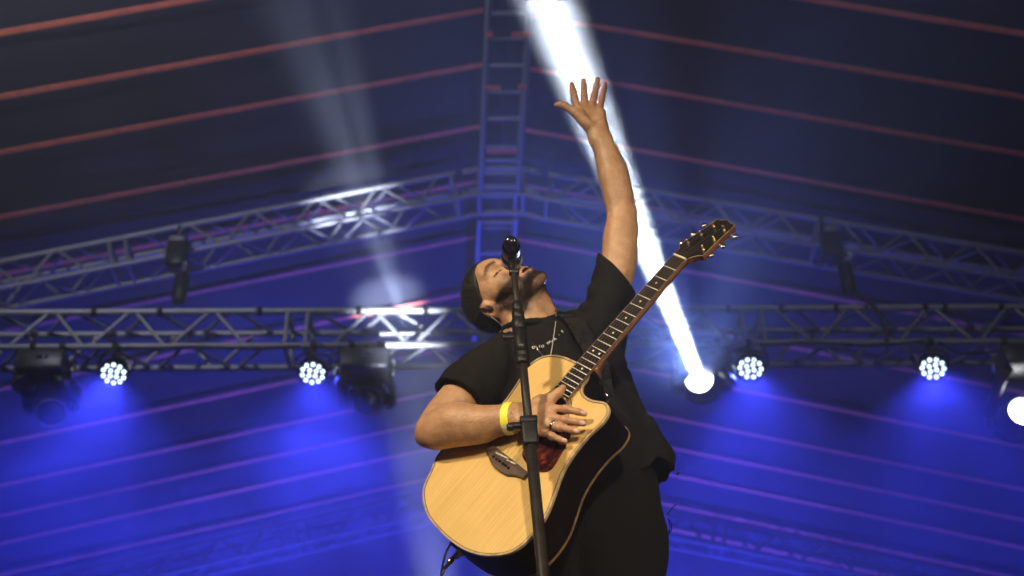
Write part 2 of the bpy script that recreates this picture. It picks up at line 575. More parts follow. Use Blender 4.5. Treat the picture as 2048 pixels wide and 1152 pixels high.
# ------------------------------------------------------------------ moving head lamps
def unitv(v): v = np.asarray(v, float); return v / np.linalg.norm(v)
def moving_head(lens, d, label, lit):
    lens = np.asarray(lens, float); d = unitv(d)
    piv = lens - d * 0.20
    zc = TR_A[2] + (lens[0] + 5.2) / 10.4 * 0.07
    top = np.array([piv[0], 8.2 + 0.02, zc - 0.02])
    root = empty('moving_head_lamp', top, label, 'stage light', 'moving head lamps on the lighting truss')
    bz = min(top[2] - 0.14, piv[2] + 0.36)
    base_c = np.array([piv[0], 8.2, top[2] - 0.15])
    V, Fs = rbox((0.33, 0.26, 0.155), 0.02, 2); bo = obj('base', V + base_c, Fs, M_FIX, root)
    V, Fs = rbox((0.085, 0.004, 0.03), 0.001, 1); obj('display', V + base_c + [0.02, -0.132, 0.01], Fs, M_LENS, bo)
    for sx in (-1, 1):
        V, Fs = tube([base_c + [0.19 * sx, 0.02, -0.06], base_c + [0.19 * sx, 0.02, 0.06]], 0.018, 10); obj('carry_handle', V, Fs, M_CHROME, bo)
        cl = base_c + np.array([0.10 * sx, 0.0, 0.08])
        V, Fs = tubes_join([tube([cl, cl + [0, 0, 0.05]], 0.016, 10),
                            tube([np.array([cl[0] - 0.02, 8.2, zc]), np.array([cl[0] + 0.02, 8.2, zc])], 0.036, 16)])
        obj('clamp', V, Fs, M_BLACKM, root)
    # yoke arms
    ax_ = np.array([1.0, 0, 0])
    for sx in (-1, 1):
        pl = spline([base_c + [0.12 * sx, 0, -0.07], base_c + [0.165 * sx, -0.01, -0.12], piv * [1, 1, 1] + [0.165 * sx, 0, 0.06], piv + [0.160 * sx, 0, -0.055]], 6)
        V, Fs = tube(pl, [0.05] * len(pl), 12, True, 0.6)
        ar = obj('yoke_arm', V, Fs, M_FIX, root)
        V, Fs = lathe([(0, 0.045), (0.012, 0.04), (0.016, 0.0)], piv + [0.185 * sx, 0, 0], (sx, 0, 0), 16); obj('pivot_cap', V, Fs, M_CHROME if sx > 0 else M_BLACKM, ar)
    V, Fs = lathe([(-0.17, 0.02), (-0.165, 0.085), (-0.12, 0.118), (0.02, 0.128), (0.10, 0.118), (0.17, 0.112), (0.195, 0.108), (0.197, 0.0925), (0.185, 0.088), (0.184, 0.0)], piv, d, 28)
    hd = obj('head', V, Fs, M_FIX, root); sharp(hd, 50)
    V, Fs = lathe([(0.186, 0.10), (0.206, 0.104), (0.206, 0.094), (0.190, 0.092)], piv, d, 28, False); obj('lens_ring', V, Fs, M_RING, hd)
    V, Fs = lathe([(0.184, 0.089), (0.1965, 0.075), (0.2035, 0.045), (0.205, 0.0)], piv, d, 28)
    obj('lens', V, Fs, M_LAMP if lit else M_LENS, hd)
    x, y, z = frame_of(d)
    for k in range(6):
        V, Fs = lathe([(-0.10 + 0.028 * k, 0.121), (-0.097 + 0.028 * k, 0.1325), (-0.085 + 0.028 * k, 0.1325), (-0.082 + 0.028 * k, 0.121)], piv, d, 28)
        if k in (0, 1): obj('cooling_fin', V, Fs, M_BLACK, hd)
    return lens + d * 0.03

LENS_D = 9.62
d_cam = -Wd(C(735, 803, 1.0))
moving_head(P(735, 803, LENS_D), unitv(d_cam) + np.array([0, 0, -0.15]), 'unlit black moving head lamp hanging beside the left round light cluster', False)
moving_head(P(102, 826, LENS_D), -Wd(C(102, 826, 1)) + np.array([0.0, 0.1, -0.5]), 'unlit moving head lamp lost in the blue haze at far left', False)
BEAM0 = P(1398, 757, LENS_D); BEAM1 = P(1094, 0, 3.95)
b0 = moving_head(BEAM0, BEAM1 - BEAM0, 'lit moving head lamp throwing the strong white beam up past the raised hand', True)
M2 = P(2046, 822, LENS_D)
b2 = moving_head(M2, np.array([-0.05, -1.0, -0.18]), 'glaring lit moving head lamp cut off by the right picture edge', True)
disc_beam('moving_head_beam', b0, BEAM1, 46, (0.80, 0.89, 1.0), 0.085, 1.4)
spot('upper_haze_fill', b0 + unitv(BEAM1 - BEAM0) * 0.02, BEAM1 + np.array([0, 0, 0.6]), 1500, (0.20, 0.32, 1.0), 44, 1.0, 0.05, (5.0, 0.1, 1.9))  # added wide blue spot at the beam lamp, tints the haze overhead
spot('moving_head_beam_right', b2, M2 + np.array([0.8, -6, -2.2]), 400, (0.9, 0.94, 1.0), 8, 0.5, 0.07)

# ------------------------------------------------------------------ round led par cans
LED_XY = [(245, 572), (200, 585), (290, 583), (178, 618), (228, 620), (275, 620), (322, 618), (180, 663), (228, 660), (273, 660), (325, 663), (210, 700), (257, 712), (302, 697)]
def par_can(px, py, target, label, power, rot=0.0):
    c = P(px, py, 9.66)
    toward = unitv(CAMLOC + np.array([0, 0, 0.0]) - c)
    tgt = np.asarray(target, float)
    d = unitv(unitv(tgt - c) * 0.35 + toward * 0.65)
    zc = TR_A[2] + (c[0] + 5.2) / 10.4 * 0.07
    root = empty('led_par_light', np.array([c[0], 8.2, zc]), label, 'stage light', 'round led lights on the lighting truss')
    V, Fs = lathe([(-0.20, 0.02), (-0.198, 0.055), (-0.14, 0.075), (-0.06, 0.098), (-0.012, 0.106), (0.006, 0.106), (0.006, 0.099), (-0.006, 0.097), (-0.0062, 0.0)], c, d, 28)
    ho = obj('housing', V, Fs, M_BLACK, root); sharp(ho, 50)
    x, y, z = frame_of(d)          # x horizontal
    if x[0] < 0: x, y = -x, -y
    if y[2] < 0: y = -y
    cr, sr = math.cos(rot), math.sin(rot)
    for (lx, ly) in LED_XY:
        a = (lx - 251) / 73.5 * 0.068; b = -(ly - 641) / 73.5 * 0.068
        a, b = a * cr - b * sr, a * sr + b * cr
        p = c + x * a + y * b
        V, Fs = lathe([(-0.006, 0.0125), (0.002, 0.0125), (0.006, 0.010), (0.008, 0.004)], p, d, 12)
        obj('led', V, Fs, M_LED, ho)
    pv = c - d * 0.07
    for sx in (-1, 1):
        pl = [pv + [0.118 * sx, 0, 0], pv + [0.118 * sx, 0.02, 0.10], np.array([c[0] + 0.06 * sx, 8.2, zc - 0.07]), np.array([c[0], 8.2, zc - 0.06])]
        V, Fs = tube(spline(pl, 5), 0.014, 8, True, 0.5); obj('yoke_arm', V, Fs, M_BLACKM, root)
    V, Fs = tubes_join([tube([np.array([c[0] - 0.022, 8.2, zc]), np.array([c[0] + 0.022, 8.2, zc])], 0.036, 14), tube([np.array([c[0], 8.2, zc - 0.03]), np.array([c[0], 8.2, zc - 0.09])], 0.016, 10)])
    obj('clamp', V, Fs, M_BLACKM, root)
    spot('par_beam', c + d * 0.05, tgt, power, (0.04, 0.052, 1.0), 118, 0.75, 0.09, (3.2, 0.35, 1.5))
PARW = 1100
par_can(227, 748, (-3.2, 8.5, 1.9), 'round blue-white led light cluster at the far left of the truss', PARW * 1.5, 0.03)
par_can(625, 747, (-1.0, 8.8, 1.9), 'round blue-white led light cluster beside the unlit moving head', PARW)
par_can(1501, 737, (1.3, 8.8, 1.9), 'round blue-white led light cluster just right of the white beam lamp', PARW, 0.08)
par_can(1866, 737, (3.0, 8.5, 1.9), 'round blue-white led light cluster nearest the right edge of the picture', PARW, 0.08)

# black power cables looped under the truss between the lamps
for k, (pa, pb, sag, lab) in enumerate(((130, 245, 0.10, 'black cable sagging between the far left lamps'), (640, 735, 0.07, 'black cable drooping between the left led cluster and the unlit moving head'),
        (1415, 1500, 0.09, 'black cable sagging beside the white beam lamp'), (1880, 2010, 0.12, 'black cable sagging near the right edge lamps'), (250, 600, 0.03, 'long black cable tied along the left lower truss tube'), (1520, 1850, 0.03, 'long black cable tied along the right lower truss tube'))):
    a = atY(pa, 690, 8.17); b = atY(pb, 690, 8.17)
    za = TR_A[2] - 0.03 + (a[0] + 5.2) / 10.4 * 0.07
    pts = [np.array([a[0] + (b[0] - a[0]) * t, 8.165 - 0.03 * math.sin(math.pi * t), za + 0.01 - sag * 4 * t * (1 - t) + 0.012 * math.sin(9 * t + k)]) for t in np.linspace(0, 1, 14)]
    V, Fs = tube(spline(pts, 3), 0.009, 8)
    tag(obj('power_cable', V, Fs, M_BLACK), lab, 'cable', 'cables on the lighting truss')
# dark fabric sling hanging over the right part of the truss
sl_ = [atY(px, py, 8.12) for px, py in ((1712, 585), (1738, 604), (1756, 625), (1768, 650), (1776, 678), (1772, 704))]
V, Fs = tube(spline(sl_, 5), [0.030] * 26, 10, True, 0.35)
tag(obj('sling', V, Fs, M_SLING), 'brown fabric sling draped over the right part of the lighting truss', 'sling')

# beams that come up from the back of the stage floor
q1, q2 = P(800, 640, 9.75), P(715, 440, 12.5)
fl0 = q1 + (q2 - q1) * ((STAGE_Z + 0.25 - q1[2]) / (q2[2] - q1[2]))
def floor_lamp(pos, d, label):
    root = empty('floor_beam_lamp', np.array([pos[0], pos[1], STAGE_Z]), label, 'stage light', 'beam lamps on the stage floor')
    V, Fs = rbox((0.30, 0.24, 0.08), 0.015, 2); obj('base', V + np.array([pos[0], pos[1], STAGE_Z + 0.045]), Fs, M_BLACK, root)
    d = unitv(d); piv = np.asarray(pos)
    V, Fs = lathe([(-0.12, 0.03), (-0.10, 0.09), (0.02, 0.105), (0.12, 0.10), (0.12, 0.085), (0.11, 0.0)], piv, d, 24); obj('head', V, Fs, M_BLACK, root)
    V, Fs = lathe([(0.111, 0.083), (0.118, 0.05), (0.121, 0.0)], piv, d, 24); obj('lens', V, Fs, M_LAMP, root)
    for sx in (-1, 1):
        V, Fs = tube([[pos[0] + 0.13 * sx, pos[1], STAGE_Z + 0.06], [pos[0] + 0.13 * sx, pos[1], pos[2] + 0.03]], 0.03, 10); obj('yoke_arm', V, Fs, M_BLACK, root)
    return piv + d * 0.15
e1 = floor_lamp(fl0, q2 - q1, 'floor lamp behind the singer aiming its white beam up through the truss')
spot('floor_beam', e1, q2, 24000, (0.74, 0.82, 1.0), 6.5, 1.0, 0.08)
r1, r2 = P(872, 1150, 11.0), P(822, 870, 12.6)
fl1 = r1 + (r2 - r1) * ((STAGE_Z + 0.25 - r1[2]) / (r2[2] - r1[2]))
e2 = floor_lamp(fl1, r2 - r1, 'floor lamp at the back of the stage sending up a pale column')
spot('floor_column', e2, r2, 70000, (0.62, 0.70, 1.0), 6.0, 1.0, 0.08)
g1, g2 = P(812, 655, 10.35), P(640, 120, 8.6)
spot('truss_uplight', g1, g2, 3000, (0.62, 0.72, 1.0), 15, 1.0, 0.04, (16.0, 0.0, 2.0))

# added blue wash spots, unseen behind the stage, aimed up and forward under the roof
for x_w, tx, pw in ((-4.4, -5.4, 0.8), (-1.8, -2.2, 1.1), (0.6, 0.4, 1.2), (3.0, 3.6, 0.65)):
    spot('blue_back_wash', (x_w * 1.15, 17.2, 1.2), (tx, 15.2, 8.6), 8200 * pw, (0.045, 0.058, 1.0), 68, 1.0, 0.15, (2.4, 0.25, 1.7))
# ------------------------------------------------------------------ haze in the air of the tent
V, Fs = rbox((140, 140, 13.5), 0, 0)
M_HAZE = bpy.data.materials.new('stage_haze'); M_HAZE.use_nodes = True
hn = M_HAZE.node_tree; hn.nodes.clear()
ho = hn.nodes.new('ShaderNodeOutputMaterial'); hv = hn.nodes.new('ShaderNodeVolumePrincipled')
hv.inputs['Color'].default_value = (0.93, 0.95, 1.0, 1)
hv.inputs['Density'].default_value = 0.019
hv.inputs['Anisotropy'].default_value = 0.25
hn.links.new(hv.outputs[0], ho.inputs['Volume'])
tag(obj('haze', V + np.array([0, 0, 5.75]), Fs, M_HAZE, smooth=False, loc=(0, 0, -1)), 'thin stage haze filling the tent', 'haze', kind='stuff')

# drifting smoke under the roof: a denser, broken-up cloud inside the haze
def smoke_mat():
    m = bpy.data.materials.new('drifting_smoke'); m.use_nodes = True
    n = m.node_tree; n.nodes.clear()
    o = n.nodes.new('ShaderNodeOutputMaterial'); v = n.nodes.new('ShaderNodeVolumePrincipled')
    tc = n.nodes.new('ShaderNodeTexCoord')
    mp = n.nodes.new('ShaderNodeMapping'); mp.inputs['Scale'].default_value = (0.75, 0.55, 1.0); mp.inputs['Rotation'].default_value = (0.3, 0.5, 0.2)
    n.links.new(tc.outputs['Object'], mp.inputs[0])
    t = n.nodes.new('ShaderNodeTexNoise'); t.inputs['Scale'].default_value = 0.85; t.inputs['Detail'].default_value = 3.5; t.inputs['Roughness'].default_value = 0.6; t.inputs['Distortion'].default_value = 0.6
    n.links.new(mp.outputs[0], t.inputs['Vector'])
    r = n.nodes.new('ShaderNodeMapRange'); r.interpolation_type = 'SMOOTHSTEP'
    r.inputs['From Min'].default_value = 0.50; r.inputs['From Max'].default_value = 0.72; r.inputs['To Max'].default_value = SMOKE_D
    n.links.new(t.outputs[0], r.inputs['Value'])
    v.inputs['Color'].default_value = (0.95, 0.96, 1.0, 1); v.inputs['Anisotropy'].default_value = 0.2
    sc_ = n.nodes.new('ShaderNodeVectorMath'); sc_.operation = 'DIVIDE'; sc_.inputs[1].default_value = (4.9, 2.8, 2.6)
    ln = n.nodes.new('ShaderNodeVectorMath'); ln.operation = 'LENGTH'
    fo = n.nodes.new('ShaderNodeMapRange'); fo.interpolation_type = 'SMOOTHSTEP'
    fo.inputs['From Min'].default_value = 0.35; fo.inputs['From Max'].default_value = 0.97; fo.inputs['To Min'].default_value = 1.0; fo.inputs['To Max'].default_value = 0.0
    mu = n.nodes.new('ShaderNodeMath'); mu.operation = 'MULTIPLY'
    n.links.new(tc.outputs['Object'], sc_.inputs[0]); n.links.new(sc_.outputs[0], ln.inputs[0]); n.links.new(ln.outputs['Value'], fo.inputs['Value'])
    n.links.new(r.outputs[0], mu.inputs[0]); n.links.new(fo.outputs[0], mu.inputs[1])
    n.links.new(mu.outputs[0], v.inputs['Density']); n.links.new(v.outputs[0], o.inputs['Volume'])
    m.cycles.volume_step_rate = 6.0
    return m
SMOKE_D = 0.26
bm = bmesh.new(); bmesh.ops.create_icosphere(bm, subdivisions=3, radius=1.0)
V = np.array([v.co[:] for v in bm.verts]) * np.array([5.0, 2.9, 2.7]); Fs = [tuple(v.index for v in f.verts) for f in bm.faces]; bm.free()
tag(obj('smoke', V + np.array([-0.4, 8.6, 6.6]), Fs, smoke_mat(), loc=(-0.4, 8.6, 6.6)), 'wisps of stage smoke drifting under the roof behind the singer', 'smoke', kind='stuff')
cy.volume_step_rate = 1.0
cy.volume_max_steps = 32
# ------------------------------------------------------------------ the acoustic guitar
GA = np.array([0.65237619, 0.72861495, -0.20862779])   # along the neck   (camera frame)
GB = np.array([0.56579332, -0.28505209, 0.77370745])   # towards the treble side
GN = np.array([-0.50426503, 0.62278853, 0.59820667])   # out of the top
GT = np.array([-0.01080032, -0.40060759, -3.31352105]) # saddle on the top
GR = np.stack([GA, -GB, GN], 1)                        # local x, y, z as columns
_w = Wd(GR.T)
GM = Matrix(((_w[0][0], _w[1][0], _w[2][0], 0), (_w[0][1], _w[1][1], _w[2][1], 0), (_w[0][2], _w[1][2], _w[2][2], 0), (0, 0, 0, 1)))
_t = W(GT)
GM.translation = Vector([float(x) for x in _t])

def gl(px, py, n=0.0):
    """pixel -> guitar-local point on the plane n above the top"""
    d = np.array([(px - 1024) / FPX, (576 - py) / FPX, -1.0])
    T = GT + GN * n
    X = d * ((T @ GN) / (d @ GN)) - GT
    return X @ GR
def gc(px, py, n=0.0):
    """the same in the camera frame"""
    return GR @ gl(px, py, n) + GT
def gw(local): return W(np.asarray(local, float) @ GR.T + GT)

def wood_mat():
    m, n, b = nt('spruce_top')
    tc = n.nodes.new('ShaderNodeTexCoord')
    mp = n.nodes.new('ShaderNodeMapping'); mp.inputs['Scale'].default_value = (3.0, 170.0, 3.0)
    n.links.new(tc.outputs['Object'], mp.inputs[0])
    t = n.nodes.new('ShaderNodeTexNoise'); t.inputs['Scale'].default_value = 1.6; t.inputs['Detail'].default_value = 5
    n.links.new(mp.outputs[0], t.inputs['Vector'])
    mp2 = n.nodes.new('ShaderNodeMapping'); mp2.inputs['Scale'].default_value = (3.0, 11.0, 3.0)
    n.links.new(tc.outputs['Object'], mp2.inputs[0])
    t2 = n.nodes.new('ShaderNodeTexNoise'); t2.inputs['Scale'].default_value = 2.0; t2.inputs['Detail'].default_value = 3
    n.links.new(mp2.outputs[0], t2.inputs['Vector'])
    r = n.nodes.new('ShaderNodeValToRGB')
    r.color_ramp.elements[0].position = 0.3; r.color_ramp.elements[1].position = 0.7
    r.color_ramp.elements[0].color = (0.64, 0.42, 0.145, 1); r.color_ramp.elements[1].color = (0.77, 0.53, 0.20, 1)
    n.links.new(t.outputs[0], r.inputs[0])
    r2 = n.nodes.new('ShaderNodeValToRGB')
    r2.color_ramp.elements[0].position = 0.3; r2.color_ramp.elements[1].position = 0.75
    r2.color_ramp.elements[0].color = (0.94, 0.91, 0.87, 1); r2.color_ramp.elements[1].color = (1, 1, 1, 1)
    n.links.new(t2.outputs[0], r2.inputs[0])
    mx = n.nodes.new('ShaderNodeMix'); mx.data_type = 'RGBA'; mx.blend_type = 'MULTIPLY'; mx.inputs[0].default_value = 1.0
    n.links.new(r.outputs[0], mx.inputs[6]); n.links.new(r2.outputs[0], mx.inputs[7])
    n.links.new(mx.outputs[2], b.inputs['Base Color'])
    b.inputs['Roughness'].default_value = 0.32
    t3 = n.nodes.new('ShaderNodeTexNoise'); t3.inputs['Scale'].default_value = 14; t3.inputs['Detail'].default_value = 6
    n.links.new(tc.outputs['Object'], t3.inputs['Vector'])
    r3 = n.nodes.new('ShaderNodeMapRange'); r3.inputs['From Min'].default_value = 0.35; r3.inputs['From Max'].default_value = 0.65; r3.inputs['To Min'].default_value = 0.28; r3.inputs['To Max'].default_value = 0.38
    n.links.new(t3.outputs[0], r3.inputs['Value']); n.links.new(r3.outputs[0], b.inputs['Roughness'])
    b.inputs['Coat Weight'].default_value = 0.25; b.inputs['Coat Roughness'].default_value = 0.15
    return m
def tortoise_mat():
    m, n, b = nt('tortoise_plastic')
    t = n.nodes.new('ShaderNodeTexNoise'); t.inputs['Scale'].default_value = 45; t.inputs['Detail'].default_value = 4; t.inputs['Distortion'].default_value = 1.2
    tc = n.nodes.new('ShaderNodeTexCoord'); n.links.new(tc.outputs['Object'], t.inputs['Vector'])
    r = n.nodes.new('ShaderNodeValToRGB')
    r.color_ramp.elements[0].position = 0.42; r.color_ramp.elements[0].color = (0.035, 0.006, 0.005, 1)
    r.color_ramp.elements[1].position = 0.72; r.color_ramp.elements[1].color = (0.33, 0.07, 0.025, 1)
    e = r.color_ramp.elements.new(0.58); e.color = (0.085, 0.016, 0.010, 1)
    n.links.new(t.outputs[0], r.inputs[0]); n.links.new(r.outputs[0], b.inputs['Base Color'])
    b.inputs['Roughness'].default_value = 0.15
    return m
M_SPRUCE = wood_mat()
M_TORT = tortoise_mat()
M_ROSE = pmat('rosewood', (0.006, 0.0028, 0.002), 0.55, 0, 0.5, 6.0, 0, 1, 0.25, 0.0, None, (1.0, 8.0, 8.0))
M_EBONY = pmat('dark_fingerboard', (0.009, 0.006, 0.005), 0.6, 0, 0.4, 8.0, 0.1, 60, 0.12, 0, None, (2.0, 40.0, 10.0))
M_BRIDGE = pmat('rosewood_bridge', (0.085, 0.052, 0.036), 0.38, 0, 0.35, 9.0, 0.1, 60, 0.5, 0, None, (10.0, 2.0, 10.0))
M_BIND = pmat('maple_binding', (0.46, 0.34, 0.20), 0.35, 0, 0.3, 60)
M_BIND2 = pmat('wood_binding', (0.24, 0.14, 0.075), 0.35, 0, 0.3, 60)
M_PURF = pmat('dark_purfling', (0.06, 0.04, 0.03), 0.4)
M_BONE = pmat('bone', (0.78, 0.70, 0.52), 0.4, 0, 0.1, 80)
M_NECK = pmat('mahogany_neck', (0.20, 0.085, 0.035), 0.35, 0, 0.3, 8.0, 0, 1, 0.5, 0.2, None, (1.0, 10.0, 10.0))
M_STEEL = pmat('string_steel', (0.14, 0.11, 0.08), 0.35, 0.6)
M_FRET = pmat('nickel_fret', (0.85, 0.83, 0.78), 0.3, 0.25)
M_HEADBLK = pmat('headstock_black', (0.012, 0.010, 0.009), 0.2, 0, 0, 1, 0, 1, 0.5, 0.5)

guitar = empty('acoustic_guitar', label='natural spruce top acoustic guitar with cutaway held across the singer', cat='guitar', M=GM)

OUT_PX = [(845, 983), (853, 1028), (876, 1059), (902, 1083), (935, 1103), (976, 1112), (1025, 1104), (1066, 1070), (1095, 1028), (1111, 987), (1126, 946), (1148, 909), (1177, 873), (1206, 846), (1219, 822), (1211, 805), (1183, 799), (1167, 787), (1166, 770)]
out = [gl(*p)[:2] for p in OUT_PX]
# the treble side ends at the heel, then over the shoulder on the bass side
out += [np.array([0.262, -0.027]), np.array([0.286, -0.012]), np.array([0.291, 0.020])]
out += [gl(*p)[:2] for p in [(1152, 723), (1128, 713), (1103, 709.5), (1079, 715), (1054, 733), (1040, 756), (1005, 806)]]
out += [np.array([0.035, 0.160]), gl(884, 899)[:2], gl(861, 942)[:2]]
OUT = spline(out, 6, True)
def offset(poly, d):
    p = np.asarray(poly); a = np.roll(p, 1, 0); b = np.roll(p, -1, 0)
    t = b - a; t /= np.linalg.norm(t, axis=1)[:, None] + 1e-12
    nrm = np.stack([t[:, 1], -t[:, 0]], 1)
    area = 0.5 * np.sum(p[:, 0] * np.roll(p[:, 1], -1) - np.roll(p[:, 0], -1) * p[:, 1])
    if area < 0: nrm = -nrm
    return p - nrm * d           # inward for d > 0
DEPTH = 0.102
HOLE_A, HOLE_R = 0.146, 0.051
hole = [(HOLE_A + HOLE_R * math.cos(a), HOLE_R * math.sin(a)) for a in np.linspace(0, 2 * math.pi, 48, endpoint=False)]
V, Fs = poly_slab(offset(OUT, 0.0045), -0.003, 0.0, hole)
obj('top', V, Fs, M_SPRUCE, guitar, smooth=False, local=True)
V, Fs = poly_slab(offset(OUT, 0.004), -DEPTH, -DEPTH + 0.003)
obj('back', V, Fs, M_ROSE, guitar, smooth=False, local=True)
n = len(OUT)
rings = [(-0.0035, 0.0), (-0.03, 0.0), (-0.06, 0.0), (-DEPTH + 0.004, 0.0)]
V = np.vstack([np.c_[offset(OUT, 0.0012), np.full(n, z)] for z, _ in rings])
Fs = [(i * n + k, i * n + (k + 1) % n, (i + 1) * n + (k + 1) % n, (i + 1) * n + k) for i in range(len(rings) - 1) for k in range(n)]
side = obj('side', V, Fs, M_ROSE, guitar, local=True)
def strip(name, prof, mat, parent):
    """closed ring of rectangular section along the outline: prof = list of (inset, z)"""
    m = len(prof)
    V = np.vstack([np.c_[offset(OUT, ins), np.full(n, z)] for ins, z in prof])
    Fs = [(i * n + k, i * n + (k + 1) % n, ((i + 1) % m) * n + (k + 1) % n, ((i + 1) % m) * n + k) for i in range(m) for k in range(n)]
    return sharp(obj(name, V, Fs, mat, parent, local=True), 30)
strip('binding', [(0.0, -0.0065), (0.0, 0.0), (0.001, 0.0012), (0.0050, 0.0012), (0.0050, -0.0065)], M_BIND, guitar)
strip('purfling', [(0.0052, -0.001), (0.0052, 0.0008), (0.0068, 0.0008), (0.0068, -0.001)], M_PURF, guitar)
strip('back_binding', [(-0.0006, -DEPTH - 0.001), (-0.0006, -DEPTH + 0.0045), (0.004, -DEPTH + 0.0045), (0.004, -DEPTH - 0.001)], M_BIND2, guitar)
def ring(r0, r1, z0, z1, m=56):
    V = []; 
    for a in np.linspace(0, 2 * math.pi, m, endpoint=False):
        c, s = math.cos(a), math.sin(a)
        V += [(HOLE_A + r0 * c, r0 * s, z0), (HOLE_A + r0 * c, r0 * s, z1), (HOLE_A + r1 * c, r1 * s, z1), (HOLE_A + r1 * c, r1 * s, z0)]
    Fs = []
    for k in range(m):
        a = k * 4; b = ((k + 1) % m) * 4
        Fs += [(a + q, a + (q + 1) % 4, b + (q + 1) % 4, b + q) for q in range(4)]
    return V, Fs
ro = obj('rosette', *ring(0.0555, 0.0625, -0.001, 0.0007), M_BIND, guitar, smooth=False, local=True)
for r0 in (0.0540, 0.0627):
    obj('rosette_line', *ring(r0, r0 + 0.0014, -0.001, 0.0009), M_PURF, ro, smooth=False, local=True)
obj('soundhole_edge', *ring(0.0495, 0.0512, -0.004, 0.0004), M_PURF, guitar, smooth=False, local=True)

# pickguard
pg = [gl(*p)[:2] for p in [(1045.5, 911), (1048, 899), (1062, 886), (1085, 872), (1112, 862), (1140, 860), (1141, 872), (1133, 890), (1122, 911), (1110, 931), (1102, 940), (1092, 944.5), (1078.6, 944), (1062, 935), (1051, 924)]]
V, Fs = poly_slab(spline(pg, 4, True), 0.0004, 0.0022)
obj('pickguard', V, Fs, M_TORT, guitar, smooth=False, local=True)

# bridge
z5 = lambda x, y: (940 + x / 8.227, 860 + y / 8.227)
br_px = [(322, 200), (238, 295), (268, 352), (300, 410), (316, 490), (372, 588), (470, 672), (600, 738), (690, 738), (770, 752), (862, 800), (948, 716), (940, 680), (800, 566), (640, 440), (430, 280)]
br = [gl(*z5(*p), 0.008)[:2] for p in br_px]
V, Fs = poly_slab(br, 0.0005, 0.0085)
bridge = obj('bridge', V, Fs, M_BRIDGE, guitar, smooth=False, local=True)
md = bridge.modifiers.new('bevel', 'BEVEL'); md.width = 0.0025; md.segments = 2; md.limit_method = 'ANGLE'
for (a, b) in (((415, 365), (630, 470)), ((595, 487), (740, 552))):
    p0 = gl(*z5(*a), 0.0115); p1 = gl(*z5(*b), 0.0115)
    V, Fs = tube([p0 - [0, 0, 0.002], p1 - [0, 0, 0.002]], 0.0022, 8)
    obj('saddle', V, Fs, M_BONE, bridge, local=True)
PINS = [gl(*z5(*p), 0.009) for p in ((390, 440), (440, 478), (490, 512), (545, 555), (590, 588), (635, 625))]
for p in PINS:
    V, Fs = lathe([(-0.002, 0.0030), (0.002, 0.0034), (0.0035, 0.0028), (0.0046, 0.0)], p, (0, 0, 1), 12)
    obj('bridge_pin', V, Fs, M_BLACK, bridge, local=True)

# fingerboard, frets, neck
SCALE = 0.644
NUT_A = SCALE + 0.002
def fr_a(k): return SCALE * 2 ** (-k / 12)
def half_w(a): return 0.0215 + (SCALE - a) / SCALE * 0.0115
FB0, FBT = 0.200, 0.0105
def slab_taper(a0, a1, z0, z1, inset=0.0, z1b=None):
    V = []
    for a in (a0, a1):
        h = half_w(a) - inset
        V += [(a, -h, z0), (a, h, z0), (a, h, z1), (a, -h, z1)]
    return V, [(0, 1, 2, 3), (4, 7, 6, 5), (0, 4, 5, 1), (1, 5, 6, 2), (2, 6, 7, 3), (3, 7, 4, 0)]
fb = obj('fingerboard', *slab_taper(FB0, SCALE - 0.001, 0.0042, FBT, 0.0012), M_EBONY, guitar, smooth=False, local=True)
for s_ in (-1, 1):
    V = []
    for a in (FB0, SCALE - 0.001):
        h = half_w(a)
        V += [(a, s_ * (h - 0.0012), 0.0041), (a, s_ * h, 0.0041), (a, s_ * h, FBT + 0.0002), (a, s_ * (h - 0.0012), FBT + 0.0002)]
    obj('fingerboard_binding', V, [(0, 1, 2, 3), (4, 7, 6, 5), (0, 4, 5, 1), (1, 5, 6, 2), (2, 6, 7, 3), (3, 7, 4, 0)], M_BIND2, fb, smooth=False, local=True)
for k in range(1, 21):
    a = fr_a(k); h = half_w(a) - 0.0004
    V, Fs = tube([(a, -h, FBT), (a, h, FBT)], 0.0013, 8)
    obj('fret', V, Fs, M_FRET, fb, local=True)
for k, ys in ((3, (0,)), (5, (0,)), (7, (0,)), (9, (0,)), (12, (-0.012, 0.012)), (15, (0,))):
    a = (fr_a(k) + fr_a(k - 1)) / 2
    for y in ys:
        V, Fs = lathe([(-0.0005, 0.003), (0.0004, 0.003), (0.00045, 0.0)], (a, y, FBT), (0, 0, 1), 12); obj('fret_marker', V, Fs, M_BONE, fb, local=True)
V, Fs = rbox((0.005, 0.043, 0.009), 0.001, 1)
obj('nut', V + np.array([SCALE + 0.0018, 0, 0.0085]), Fs, M_BONE, guitar, smooth=False, local=True)
V = []; Fs = []; m = 12
st = [(0.292, 0.060, 0.4), (0.305, 0.042, 0.8), (0.33, 0.024, 1), (0.40, 0.0215, 1), (0.60, 0.0200, 1), (0.640, 0.0205, 1), (0.660, 0.022, 1)]
for a, dp, _ in st:
    h = half_w(min(a, SCALE)) - 0.0002
    for k in range(m):
        th = math.pi * k / (m - 1)
        V.append((a, h * math.cos(th), 0.0040 - dp * math.sin(th) ** 0.8))
for i in range(len(st) - 1):
    Fs += [(i * m + k, i * m + k + 1, (i + 1) * m + k + 1, (i + 1) * m + k) for k in range(m - 1)]
    Fs.append((i * m, (i + 1) * m, (i + 1) * m + m - 1, i * m + m - 1))
Fs += [tuple(range(m)), tuple(range((len(st) - 1) * m + m - 1, (len(st) - 1) * m - 1, -1))]
obj('neck', V, Fs, M_NECK, guitar, local=True)

